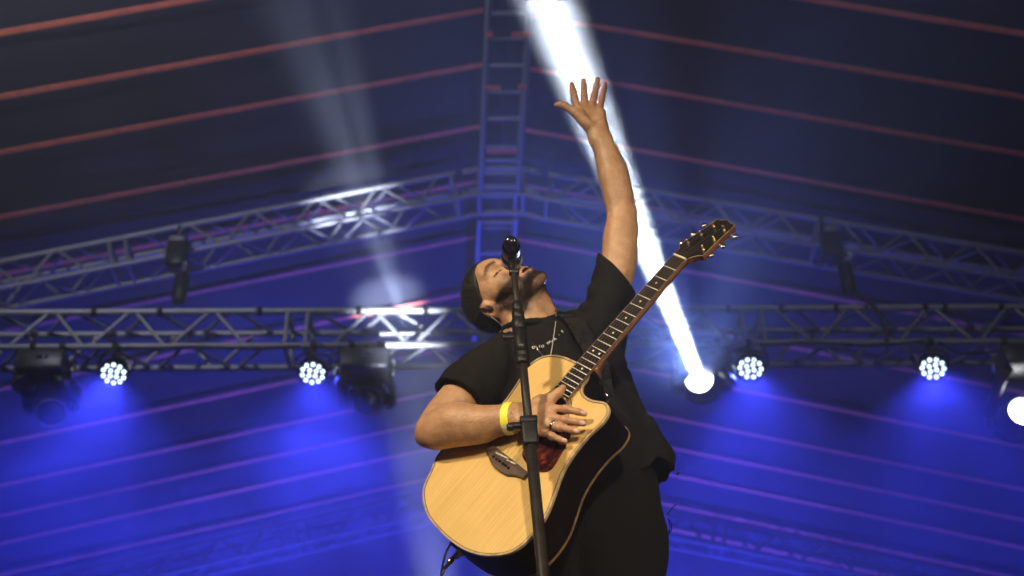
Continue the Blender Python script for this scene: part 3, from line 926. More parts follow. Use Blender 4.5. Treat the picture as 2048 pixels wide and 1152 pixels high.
# headstock, tilted back from the nut
TB = math.radians(13)
H_O = np.array([SCALE + 0.004, 0, 0.006]); H_X = np.array([math.cos(TB), 0, -math.sin(TB)]); H_Z = np.array([math.sin(TB), 0, math.cos(TB)]); H_Y = np.array([0, 1.0, 0])
H_R = np.stack([H_X, H_Y, H_Z], 1)
def hl(x, y, n=0.0):
    """zoomed headstock pixel -> headstock frame"""
    px, py = 1300 + x / 8.23, 420 + y / 8.23
    d = np.array([(px - 1024) / FPX, (576 - py) / FPX, -1.0]) @ GR
    o = -(GT @ GR)
    T = H_O + H_Z * n
    t = ((T - o) @ H_Z) / (d @ H_Z)
    return (o + d * t - H_O) @ H_R
hs_px = [(372, 722), (440, 690), (478, 632), (478, 575), (760, 395), (1062, 192), (1095, 152), (1180, 166), (1285, 162), (1310, 205), (1382, 240), (1388, 262), (1130, 500), (872, 752), (800, 752), (700, 775), (604, 812)]
hs = [hl(*p)[:2] for p in hs_px]
V, Fs = poly_slab(hs, -0.0155, -0.0012); hb = obj('headstock', xf(V, H_R, H_O), Fs, M_NECK, guitar, smooth=False, local=True)
V, Fs = poly_slab(offset(hs, 0.0016), -0.0011, 0.0006); obj('headstock_veneer', xf(V, H_R, H_O), Fs, M_HEADBLK, hb, smooth=False, local=True)
V, Fs = tube(np.vstack([np.array([xf(np.array([[q[0], q[1], -0.0008]]), H_R, H_O)[0] for q in list(offset(hs, 0.0008)[2:])])]), 0.0014, 6)
obj('headstock_binding', V, Fs, M_BIND2, hb, local=True)
POSTS = [hl(*p, 0.006) for p in ((620, 515), (832, 375), (1037, 240))] + [hl(*p, 0.006) for p in ((1212, 300), (1046, 470), (866, 622))]
for i, p in enumerate(POSTS):
    b = np.array([p[0], p[1], 0.0])
    V, Fs = tubes_join([lathe([(0, 0.0052), (0.0022, 0.0048), (0.0024, 0.0032), (0.011, 0.0030), (0.0122, 0.0036), (0.0142, 0.0034), (0.0145, 0.0)], b, (0, 0, 1), 12)])
    obj('tuning_post', xf(V, H_R, H_O), Fs, M_GOLD, hb, local=True)
    sy = 1 if p[1] > 0 else -1
    edge = 0.036 * sy
    k0 = np.array([p[0] + 0.002, edge, -0.010]); k1 = k0 + np.array([0.0, 0.012 * sy, -0.001])
    V, Fs = tube([k0 - [0, 0.01 * sy, 0], k1], 0.0022, 8)
    tn = obj('tuner_shaft', xf(V, H_R, H_O), Fs, M_CHROME, hb, local=True)
    V, Fs = lathe([(0, 0.003), (0.002, 0.0068), (0.006, 0.0080), (0.011, 0.0075), (0.014, 0.0045), (0.0145, 0)], np.zeros(3), (0, sy, 0), 14)
    V = V * np.array([1.0, 1.0, 0.62]) + k1
    obj('tuner_button', xf(V, H_R, H_O), Fs, M_CHROME, hb, local=True)
# strings: pin -> saddle -> nut -> post
order = [2, 1, 0, 5, 4, 3]
SAD = [gl(*z5(415 + (740 - 415) * f, 365 + (550 - 365) * f), 0.0125) for f in (0.02, 0.21, 0.40, 0.59, 0.78, 0.97)]
post_for = [POSTS[0], POSTS[1], POSTS[2], POSTS[3], POSTS[4], POSTS[5]]
for i in range(6):
    y = 0.0180 - 0.0072 * i
    nutp = np.array([SCALE + 0.001, y, 0.0137])
    q = post_for[i]; qq = xf(np.array([[q[0], q[1] - (0.003 if q[1] > 0 else -0.003), 0.0075]]), H_R, H_O)[0]
    r = (0.00050, 0.00045, 0.0004, 0.00034, 0.0003, 0.00028)[i]
    V, Fs = tube([PINS[i] + [0, 0, 0.001], SAD[i], nutp - [0.0, 0, 0.0], nutp + [0.003, 0, -0.0006], qq], r, 6)
    obj('string', V, Fs, M_STEEL, guitar, local=True)
# preamp panel on the treble-side wall and output jack at the tail
def on_side(px, py, z): 
    return None
tail = np.array([-0.226, -0.03, -0.05])
V, Fs = lathe([(-0.004, 0.013), (0.006, 0.012), (0.010, 0.008), (0.022, 0.006), (0.024, 0.0)], tail, (-1, 0, 0), 16)
obj('output_jack', V, Fs, M_CHROME, guitar, local=True)
V, Fs = lathe([(-0.004, 0.006), (0.006, 0.005), (0.012, 0.0085), (0.016, 0.007), (0.0165, 0.0)], np.array([0.268, -0.040, -0.062]), (0.3, -1, 0), 14)
obj('strap_button', V, Fs, M_CHROME, guitar, local=True)
# ------------------------------------------------------------------ implicit-surface modelling for the singer (camera frame)
class Field:
    def __init__(self, lo, hi, h):
        self.lo = np.asarray(lo, float); self.h = h
        self.n = np.ceil((np.asarray(hi) - self.lo) / h).astype(int) + 1
        self.D = np.full(self.n, 0.5, np.float32)
    def win(self, lo, hi):
        i0 = np.maximum(np.floor((np.asarray(lo) - self.lo) / self.h).astype(int), 0)
        i1 = np.minimum(np.ceil((np.asarray(hi) - self.lo) / self.h).astype(int) + 1, self.n)
        if (i1 <= i0).any(): return None
        g = [(self.lo[a] + self.h * np.arange(i0[a], i1[a])).astype(np.float32) for a in range(3)]
        sl = tuple(slice(i0[a], i1[a]) for a in range(3))
        return sl, g[0][:, None, None], g[1][None, :, None], g[2][None, None, :]
    def mix(self, sl, d, k, mode):
        D = self.D[sl]
        if mode == 'add':
            if k > 0:
                hh = np.maximum(k - np.abs(D - d), 0) / k
                self.D[sl] = np.minimum(D, d) - hh * hh * k * 0.25
            else: self.D[sl] = np.minimum(D, d)
        else:
            d = -d
            if k > 0:
                hh = np.maximum(k - np.abs(D - d), 0) / k
                self.D[sl] = np.maximum(D, d) + hh * hh * k * 0.25
            else: self.D[sl] = np.maximum(D, d)
    def cone(self, a, ra, b, rb, k=0.01, mode='add'):
        a = np.asarray(a, float); b = np.asarray(b, float); m = k + 4 * self.h
        w = self.win(np.minimum(a - ra, b - rb) - m, np.maximum(a + ra, b + rb) + m)
        if w is None: return
        sl, X, Y, Z = w
        ba = (b - a).astype(np.float32); L2 = float(ba @ ba) + 1e-12
        px, py, pz = X - np.float32(a[0]), Y - np.float32(a[1]), Z - np.float32(a[2])
        t = np.clip((px * ba[0] + py * ba[1] + pz * ba[2]) / np.float32(L2), 0, 1)
        d = np.sqrt((px - t * ba[0]) ** 2 + (py - t * ba[1]) ** 2 + (pz - t * ba[2]) ** 2) - (np.float32(ra) + t * np.float32(rb - ra))
        self.mix(sl, d, k, mode)
    def chain(self, pts, k=0.01, mode='add'):
        for (a, ra), (b, rb) in zip(pts[:-1], pts[1:]): self.cone(a, ra, b, rb, k, mode)
    def limb(self, pts, k=0.004, n=7):
        q = spline(np.array([np.r_[p, r] for p, r in pts]), n)
        for a, b in zip(q[:-1], q[1:]): self.cone(a[:3], a[3], b[:3], b[3], k)
    def ell(self, c, r, R=None, k=0.01, mode='add'):
        c = np.asarray(c, float); r = np.asarray(r, float); R = np.eye(3) if R is None else np.asarray(R)
        e = np.sqrt(((R * r) ** 2).sum(1)) + k + 4 * self.h
        w = self.win(c - e, c + e)
        if w is None: return
        sl, X, Y, Z = w
        px, py, pz = X - np.float32(c[0]), Y - np.float32(c[1]), Z - np.float32(c[2])
        q = [(px * np.float32(R[0, i]) + py * np.float32(R[1, i]) + pz * np.float32(R[2, i])) / np.float32(r[i]) for i in range(3)]
        k0 = np.sqrt(q[0] ** 2 + q[1] ** 2 + q[2] ** 2)
        k1 = np.sqrt((q[0] / r[0]) ** 2 + (q[1] / r[1]) ** 2 + (q[2] / r[2]) ** 2) + 1e-9
        self.mix(sl, (k0 * (k0 - 1.0) / k1).astype(np.float32), k, mode)
    def cut(self, p, nrm, lo, hi, k=0.004):
        """remove what lies beyond the plane inside a box"""
        w = self.win(lo, hi)
        if w is None: return
        sl, X, Y, Z = w
        nrm = np.asarray(nrm, float); nrm = nrm / np.linalg.norm(nrm)
        d = (X - np.float32(p[0])) * nrm[0] + (Y - np.float32(p[1])) * nrm[1] + (Z - np.float32(p[2])) * nrm[2]
        self.mix(sl, (-d).astype(np.float32), k, 'sub')
    def mesh(self):
        D = self.D; s = D < 0
        n = D.shape
        cnt = np.zeros((n[0] - 1, n[1] - 1, n[2] - 1), np.uint8)
        for dx in (0, 1):
            for dy in (0, 1):
                for dz in (0, 1):
                    cnt += s[dx:n[0] - 1 + dx, dy:n[1] - 1 + dy, dz:n[2] - 1 + dz]
        act = (cnt > 0) & (cnt < 8)
        I = np.argwhere(act)
        idx = np.full(act.shape, -1, np.int32); idx[act] = np.arange(len(I), dtype=np.int32)
        corners = [(dx, dy, dz) for dx in (0, 1) for dy in (0, 1) for dz in (0, 1)]
        val = {c: D[I[:, 0] + c[0], I[:, 1] + c[1], I[:, 2] + c[2]].astype(np.float64) for c in corners}
        acc = np.zeros((len(I), 3)); num = np.zeros(len(I))
        for c in corners:
            for a in range(3):
                if c[a] == 0:
                    e = list(c); e[a] = 1; e = tuple(e)
                    v0, v1 = val[c], val[e]
                    m = (v0 < 0) != (v1 < 0)
                    t = np.where(m, v0 / np.where(m, v0 - v1, 1), 0)
                    p = np.zeros((len(I), 3)); p[:] = c; p[:, a] = t
                    acc[m] += p[m]; num[m] += 1
        V = self.lo + self.h * (I + acc / num[:, None])
        quads = []
        for a in range(3):
            b, c = (a + 1) % 3, (a + 2) % 3
            s0 = [slice(None)] * 3; s1 = [slice(None)] * 3
            s0[a] = slice(0, -1); s1[a] = slice(1, None)
            for q in (b, c): s0[q] = slice(1, -1); s1[q] = slice(1, -1)
            A_, B_ = s[tuple(s0)], s[tuple(s1)]
            J = np.argwhere(A_ != B_)
            if not len(J): continue
            flip = A_[J[:, 0], J[:, 1], J[:, 2]]
            J = J.copy(); J[:, b] += 1; J[:, c] += 1
            def cell(db, dc):
                K = J.copy(); K[:, b] += db; K[:, c] += dc
                return idx[K[:, 0], K[:, 1], K[:, 2]]
            Q = np.stack([cell(-1, -1), cell(0, -1), cell(0, 0), cell(-1, 0)], 1)
            Q[~flip] = Q[~flip][:, ::-1]
            quads.append(Q)
        Q = np.vstack(quads)
        Q = Q[(Q >= 0).all(1)]
        return V, Q

def vnoise(X, Y, Z, seed, f):
    """cheap smooth pseudo-noise from warped sines, -1..1"""
    r = np.random.default_rng(seed); o = 0
    for i in range(5):
        k = r.standard_normal(3); k = k / np.linalg.norm(k) * f * (0.6 + 0.9 * r.random()); p = r.random() * 6.28
        k2 = r.standard_normal(3) * f * 0.35
        w = np.sin(X * k2[0] + Y * k2[1] + Z * k2[2] + p * 1.7) * 1.3
        o = o + np.sin(X * k[0] + Y * k[1] + Z * k[2] + p + w)
    return (o / 3.2).astype(np.float32)

# ------------------------------------------------------------------ head frame
HS = 0.935
_F = np.array([0.10, 0.88, 0.46]); _F /= np.linalg.norm(_F)
_U = np.array([-0.862, 0.304, -0.406]); _U -= _F * (_U @ _F); _U /= np.linalg.norm(_U)
_th = math.radians(10.0)
_F, _U = _F * math.cos(_th) + _U * math.sin(_th), _U * math.cos(_th) - _F * math.sin(_th)   # head thrown further back
_ca, _sa = math.cos(math.radians(5)), math.sin(math.radians(5))
_F, _U = [np.array([v[0] * _ca + v[1] * _sa, -v[0] * _sa + v[1] * _ca, v[2]]) for v in (_F, _U)]
_R = np.cross(_F, _U)
HR = np.stack([_R, _F, _U], 1)                # columns: his right, face forward, crown
HC = C(981, 616, 3.70) - HR @ np.array([0.078, -0.01, 0.0]) * HS
def hd(x, y, z): return HC + HR @ (np.array([x, y, z]) * HS)
def to_head(V): return ((np.asarray(V) - HC) @ HR) / HS

B = Field((-0.27, -0.44, -4.08), (0.345, 0.645, -3.20), 0.0021)
def hell(c, r, k=0.01, mode='add', tilt=None):
    R = HR if tilt is None else HR @ np.array(Matrix.Rotation(tilt[1], 3, tilt[0]))
    B.ell(hd(*c), np.asarray(r) * HS, R, k, mode)
def hcone(a, ra, b, rb, k=0.006, mode='add'): B.cone(hd(*a), ra * HS, hd(*b), rb * HS, k, mode)

# skull and face masses
hell((0, -0.012, 0.042), (0.0745, 0.096, 0.084), 0.02)
hell((0, 0.020, 0.020), (0.068, 0.072, 0.075), 0.02)
hell((0, 0.030, -0.035), (0.058, 0.058, 0.075), 0.02)
for sx in (-1, 1):
    hcone((0.058 * sx, 0.002, -0.045), 0.016, (0.052 * sx, 0.010, -0.066), 0.016, 0.016)
    hcone((0.052 * sx, 0.010, -0.066), 0.017, (0.020 * sx, 0.070, -0.099), 0.017, 0.02)
    hcone((0.056 * sx, 0.036, -0.006), 0.014, (0.038 * sx, 0.066, -0.012), 0.014, 0.02)      # cheekbone
    hcone((0.040 * sx, 0.050, -0.030), 0.022, (0.036 * sx, 0.055, -0.055), 0.020, 0.02)      # cheek
    hcone((0.048 * sx, 0.070, 0.036), 0.009, (0.014 * sx, 0.086, 0.031), 0.010, 0.014)       # brow
hell((0, 0.074, -0.098), (0.023, 0.018, 0.018), 0.016)                                        # chin
hell((0, 0.062, 0.055), (0.052, 0.030, 0.034), 0.02)                                          # forehead
hell((0, 0.077, -0.058), (0.030, 0.018, 0.022), 0.014)                                        # muzzle
for sx in (-1, 1):
    hell((0.033 * sx, 0.093, 0.014), (0.021, 0.014, 0.0125), 0.012, 'sub')                    # socket
    hell((0.033 * sx, 0.0705, 0.012), (0.0165, 0.0135, 0.0125), 0.005)                        # closed lid
    B.chain([(hd(0.0175 * sx, 0.0815, 0.0065), 0.0012), (hd(0.033 * sx, 0.0855, 0.0045), 0.0016), (hd(0.050 * sx, 0.073, 0.0075), 0.0012)], 0.002, 'sub')
# nose
hcone((0, 0.088, 0.026), 0.0085, (0, 0.112, -0.020), 0.0115, 0.010)
hell((0, 0.111, -0.0235), (0.0115, 0.0115, 0.0105), 0.006)
for sx in (-1, 1):
    hell((0.0135 * sx, 0.099, -0.028), (0.0075, 0.0110, 0.0085), 0.005)
    hell((0.0070 * sx, 0.104, -0.0355), (0.0038, 0.0058, 0.0050), 0.002, 'sub')
# mouth, open and singing
LIPS = []
for z0, zc, r in ((-0.0625, -0.0560, 0.0048), (-0.0650, -0.0795, 0.0060)):
    pts = [(-0.024, 0.084, z0), (-0.012, 0.0935, (z0 + zc * 2) / 3), (0, 0.0965, zc), (0.012, 0.0935, (z0 + zc * 2) / 3), (0.024, 0.084, z0)]
    LIPS.append(pts)
    B.chain([(hd(*p), r * HS * (0.7 if i in (0, 4) else 1)) for i, p in enumerate(pts)], 0.005)
hell((0, 0.094, -0.0665), (0.0195, 0.020, 0.0075), 0.003, 'sub')
# ears
for sx in (-1, 1):
    tl = Matrix.Rotation(-0.28 * 1, 3, 'X') @ Matrix.Rotation(0.30 * sx, 3, 'Z')
    R = HR @ np.array(tl)
    B.ell(hd(0.0775 * sx, -0.016, 0.000), np.array([0.0115, 0.0215, 0.036]) * HS, R, 0.005)
    B.ell(hd(0.0745 * sx, -0.004, -0.026), np.array([0.008, 0.0105, 0.012]) * HS, R, 0.008)
    B.ell(hd(0.0885 * sx, -0.0120, -0.003), np.array([0.0085, 0.0095, 0.0165]) * HS, R, 0.003, 'sub')
    B.ell(hd(0.0890 * sx, -0.0190, 0.014), np.array([0.0055, 0.0055, 0.0085]) * HS, R, 0.003, 'sub')
    B.ell(hd(0.0800 * sx, -0.0005, -0.004), np.array([0.0045, 0.0042, 0.0075]) * HS, R, 0.003)

# neck
NB = C(1066, 668, 3.705)
B.chain([(hd(0, -0.030, -0.030), 0.056), (hd(0, -0.022, -0.085), 0.054), (C(1052, 632, 3.725), 0.058), (NB, 0.066)], 0.022)
B.chain([(hd(0.062, -0.030, -0.040), 0.014), (C(1030, 650, 3.672), 0.014), (C(1062, 690, 3.63), 0.013)], 0.016)
B.chain([(hd(-0.062, -0.030, -0.040), 0.014), (C(1098, 625, 3.70), 0.015), (C(1078, 690, 3.63), 0.013)], 0.016)
B.ell(C(1066, 618, 3.672), (0.012, 0.016, 0.012), None, 0.016)
# trunk under the shirt
SH_R, SH_L = C(985, 742, 3.645), C(1206, 630, 3.735)
B.chain([(SH_R, 0.058), (C(1035, 705, 3.70), 0.060), (NB, 0.060)], 0.03)
B.chain([(SH_L, 0.048), (C(1140, 682, 3.73), 0.050), (C(1072, 690, 3.71), 0.056)], 0.02)
B.chain([(C(1060, 765, 3.69), 0.075), (C(1085, 850, 3.63), 0.08)], 0.03)
B.chain([(C(1160, 735, 3.71), 0.070), (C(1165, 850, 3.63), 0.08)], 0.03)

# raised left arm
B.limb([(SH_L, 0.050), (C(1224, 575, 3.755), 0.0480), (C(1238, 520, 3.780), 0.0465), (C(1240, 475, 3.802), 0.0445), (C(1242, 434, 3.822), 0.0365), (C(1236, 396, 3.842), 0.0370), (C(1227, 356, 3.862), 0.0385), (C(1217, 318, 3.884), 0.0345), (C(1206, 286, 3.902), 0.0285), (C(1199, 268, 3.912), 0.0250)], 0.004)
B.cone(C(1257, 462, 3.81), 0.022, C(1261, 424, 3.822), 0.012, 0.018)
B.ell(C(1263, 421, 3.826), (0.010, 0.015, 0.012), None, 0.012)
B.cone(C(1247, 398, 3.838), 0.022, C(1237, 346, 3.868), 0.020, 0.022)
B.cone(C(1203, 437, 3.80), 0.007, C(1214, 431, 3.782), 0.005, 0.016, 'sub')
WL = C(1193, 262, 3.916)
B.cone(C(1204, 280, 3.905), 0.024, C(1201, 258, 3.918), 0.0195, 0.012)
B.cone(C(1194, 280, 3.905), 0.023, C(1185, 256, 3.918), 0.0190, 0.012)
# left hand, palm to the viewer
LH = {'i': [(1157, 217, 3.962, .0108), (1150, 199, 3.985, .0088), (1146.5, 183, 3.998, .0080), (1143.6, 169.5, 4.004, .0066)],
      'm': [(1170, 213, 3.966, .0108), (1168.6, 192, 3.992, .0088), (1167.6, 175.5, 4.006, .0081), (1167.3, 161.5, 4.012, .0067)],
      'r': [(1184, 213, 3.968, .0105), (1188.0, 192, 3.992, .0086), (1192.5, 174.0, 4.006, .0078), (1195.4, 158.8, 4.012, .0066)],
      'p': [(1198, 219, 3.965, .0098), (1203.5, 199, 3.986, .0078), (1206.6, 182, 3.998, .0070), (1209.2, 168.3, 4.004, .0060)]}
for f, wx in (('i', (1181, 252)), ('m', (1189, 253)), ('r', (1195, 254)), ('p', (1203, 256))):
    p0 = LH[f][0]
    B.cone(C(*wx, 3.928), 0.0150, C(*p0[:3]), p0[3] * 1.12, 0.012)
for f in LH:
    B.chain([(C(*q[:3]), q[3] * 1.12) for q in LH[f]], 0.0035)
    for q in LH[f][1:3]: B.ell(C(*q[:3]), (q[3] * 1.20,) * 3, None, 0.004)
B.cone(C(1177, 249, 3.912), 0.0170, C(1158, 229, 3.93), 0.0165, 0.014)
B.cone(C(1203, 249, 3.915), 0.0150, C(1203, 226, 3.945), 0.0125, 0.012)
B.ell(C(1183, 231, 3.912), (0.018, 0.018, 0.010), None, 0.010, 'sub')
B.chain([(C(1170, 244, 3.915), 0.0160), (C(1149, 224, 3.925), 0.0125), (C(1131, 213.0, 3.932), 0.0100), (C(1122, 209.5, 3.934), 0.0092), (C(1112.6, 209.6, 3.938), 0.0066)], 0.006)

# right arm across the guitar
EL_R = gc(866, 862, 0.052)
B.limb([(SH_R, 0.058), (C(925, 795, 3.565), 0.0525), (C(886, 836, 3.515), 0.047), (EL_R, 0.0415)], 0.006)
B.ell(gc(847, 874, 0.050), (0.017, 0.017, 0.017), None, 0.022)
B.limb([(EL_R, 0.0415), (gc(905, 846, 0.056), 0.0490), (gc(955, 847, 0.051), 0.0420), (gc(1005, 840, 0.043), 0.0335), (gc(1030, 836, 0.040), 0.0295)], 0.006)
B.cone(gc(880, 868, 0.050), 0.034, gc(965, 862, 0.042), 0.026, 0.02)
B.cone(gc(1018, 827, 0.042), 0.0230, gc(1046, 823, 0.040), 0.0200, 0.012)
B.cone(gc(1018, 846, 0.040), 0.0230, gc(1046, 841, 0.038), 0.0205, 0.012)
# right hand flat on the guitar top
RH = {'i': [(1103, 818, .044, .0115), (1132, 818.5, .043, .0098), (1156, 823.5, .033, .0088), (1169, 827.5, .024, .0076)],
      'm': [(1102, 835, .046, .0118), (1129, 840.0, .044, .0100), (1153, 844.0, .033, .0090), (1167, 847.0, .024, .0078)],
      'r': [(1095, 849, .044, .0113), (1119, 854.5, .042, .0096), (1141, 859.5, .032, .0086), (1154.5, 862.7, .024, .0076)],
      'p': [(1084, 862, .040, .0105), (1103, 872.0, .037, .0088), (1119, 878.5, .028, .0078), (1130, 882.3, .021, .0068)]}
for f, wx in (('i', (1046, 822)), ('m', (1047, 830)), ('r', (1047, 838)), ('p', (1046, 845))):
    p0 = RH[f][0]
    B.cone(gc(*wx, 0.038), 0.0165, gc(*p0[:3]), p0[3] * 1.12, 0.012)
for f in RH:
    B.chain([(gc(*q[:3]), q[3] * 0.92) for q in RH[f]], 0.0032)
    B.ell(gc(*RH[f][1][:2], RH[f][1][2] + 0.001), (RH[f][1][3] * 1.10,) * 3, None, 0.004)
    B.ell(gc(*RH[f][0][:2], RH[f][0][2] + 0.0025), (RH[f][0][3] * 1.02,) * 3, None, 0.008)
B.chain([(gc(1056, 815, 0.034), 0.0150), (gc(1082, 802, 0.034), 0.0145), (gc(1103, 797, 0.036), 0.0122), (gc(1117, 786, 0.034), 0.0104), (gc(1126, 775.5, 0.030), 0.0082)], 0.008)
B.cone(gc(1075, 812, 0.034), 0.012, gc(1098, 812, 0.038), 0.010, 0.014)

SKV, SKF = B.mesh(); del B

# masks on the skin, from the head frame and finger positions
hv_ = to_head(SKV)
x_, y_, z_ = np.abs(hv_[:, 0]), hv_[:, 1], hv_[:, 2]
def sstep(a, b, t): t = np.clip((t - a) / (b - a), 0, 1); return t * t * (3 - 2 * t)
headish = sstep(0.22, 0.20, np.linalg.norm(hv_, axis=1))
cheek_line = -0.006 - 0.50 * np.clip(y_ - 0.012, 0, 0.1)
bd = sstep(0.006, -0.010, z_ - cheek_line) * sstep(-0.020, 0.002, y_ + 0.25 * np.clip(-z_ - 0.05, 0, 1) * 0)
neckfade = sstep(-0.130, -0.112, z_) * sstep(-0.014, 0.010, y_) * (1 - 0.6 * sstep(-0.100, -0.112, z_))
mous = sstep(0.034, 0.026, x_) * sstep(-0.036, -0.042, z_) * sstep(-0.064, -0.058, z_) * sstep(0.07, 0.08, y_)
side_b = sstep(-0.028, -0.018, y_) * sstep(0.022, 0.008, y_) * sstep(0.02, 0.0, z_) * sstep(0.055, 0.062, x_) * 0.0
beard = np.clip(bd * neckfade, 0, 1)
dense = np.clip(0.74 + 0.26 * sstep(0.045, 0.020, x_) * sstep(0.045, 0.075, y_) + 0.28 * sstep(-0.066, -0.088, z_), 0, 1)
beard = np.maximum(beard * dense, mous * 0.95) * headish
lipd = np.full(len(SKV), 1.0)
for pts in LIPS:
    q = np.array(pts)
    for a, b in zip(q[:-1], q[1:]):
        ba = b - a; t = np.clip(((hv_ - a) @ ba) / (ba @ ba), 0, 1)
        lipd = np.minimum(lipd, np.linalg.norm(hv_ - a - t[:, None] * ba, axis=1))
lip = sstep(0.0085, 0.0060, lipd) * headish
beard *= (1 - lip)
mouth_in = headish * (((hv_ - np.array([0, 0.088, -0.0665])) / np.array([0.0205, 0.0160, 0.0095])) ** 2).sum(1)
mouth_in = ((mouth_in < 1) & (headish > 0.5)).astype(float)
dark = np.zeros(len(SKV))
for sx in (-1, 1):
    q = np.array([(0.0175 * sx, 0.0815, 0.0065), (0.033 * sx, 0.0855, 0.0045), (0.050 * sx, 0.073, 0.0075)])
    for a, b in zip(q[:-1], q[1:]):
        ba = b - a; t = np.clip(((hv_ - a) @ ba) / (ba @ ba), 0, 1)
        dark = np.maximum(dark, sstep(0.0034, 0.0014, np.linalg.norm(hv_ - a - t[:, None] * ba, axis=1)))
    q = np.array([(0.014 * sx, 0.098, 0.0335), (0.034 * sx, 0.094, 0.0400), (0.054 * sx, 0.076, 0.0350)])
    for a, b in zip(q[:-1], q[1:]):
        ba = b - a; t = np.clip(((hv_ - a) @ ba) / (ba @ ba), 0, 1)
        dd = (hv_ - a - t[:, None] * ba) * np.array([1, 0.5, 1])
        dark = np.maximum(dark, 0.42 * sstep(0.0075, 0.0040, np.linalg.norm(dd, axis=1)))
dark = np.maximum(dark * headish, mouth_in)
nail = np.zeros(len(SKV))
for f in RH:
    t_ = gc(*RH[f][3][:2], RH[f][3][2] + 0.0045)
    q = (SKV - t_) @ GR
    nail = np.maximum(nail, ((q[:, 0] / 0.0078) ** 2 + (q[:, 1] / 0.0075) ** 2 < 1) & (np.abs(q[:, 2]) < 0.009))
red = np.zeros(len(SKV))
for hnd, fn in ((LH, C), (RH, gc)):
    for f in hnd:
        for q, s_ in ((hnd[f][1], 0.45), (hnd[f][3], 0.8), (hnd[f][0], 0.35)):
            red = np.maximum(red, s_ * np.exp(-((SKV - fn(*q[:3])) ** 2).sum(1) / 0.014 ** 2))
for p in (gc(847, 874, 0.05), C(1262, 421, 3.826), hd(0.085, -0.02, 0.0), hd(0, 0.112, -0.024)):
    red = np.maximum(red, 0.7 * np.exp(-((SKV - p) ** 2).sum(1) / 0.026 ** 2))
armhair = np.zeros(len(SKV))
for a, b, r_ in ((gc(880, 850, 0.06), gc(1030, 832, 0.055), 0.07), (C(1250, 420, 3.83), C(1205, 280, 3.90), 0.06)):
    ba = b - a; t = np.clip(((SKV - a) @ ba) / (ba @ ba), 0, 1)
    armhair = np.maximum(armhair, sstep(r_, r_ * 0.6, np.linalg.norm(SKV - a - t[:, None] * ba, axis=1)) * sstep(0, 0.15, t) * sstep(1, 0.9, t))

def attr(o, name, arr):
    a = o.data.attributes.new(name, 'FLOAT', 'POINT')
    a.data.foreach_set('value', np.asarray(arr, np.float32))

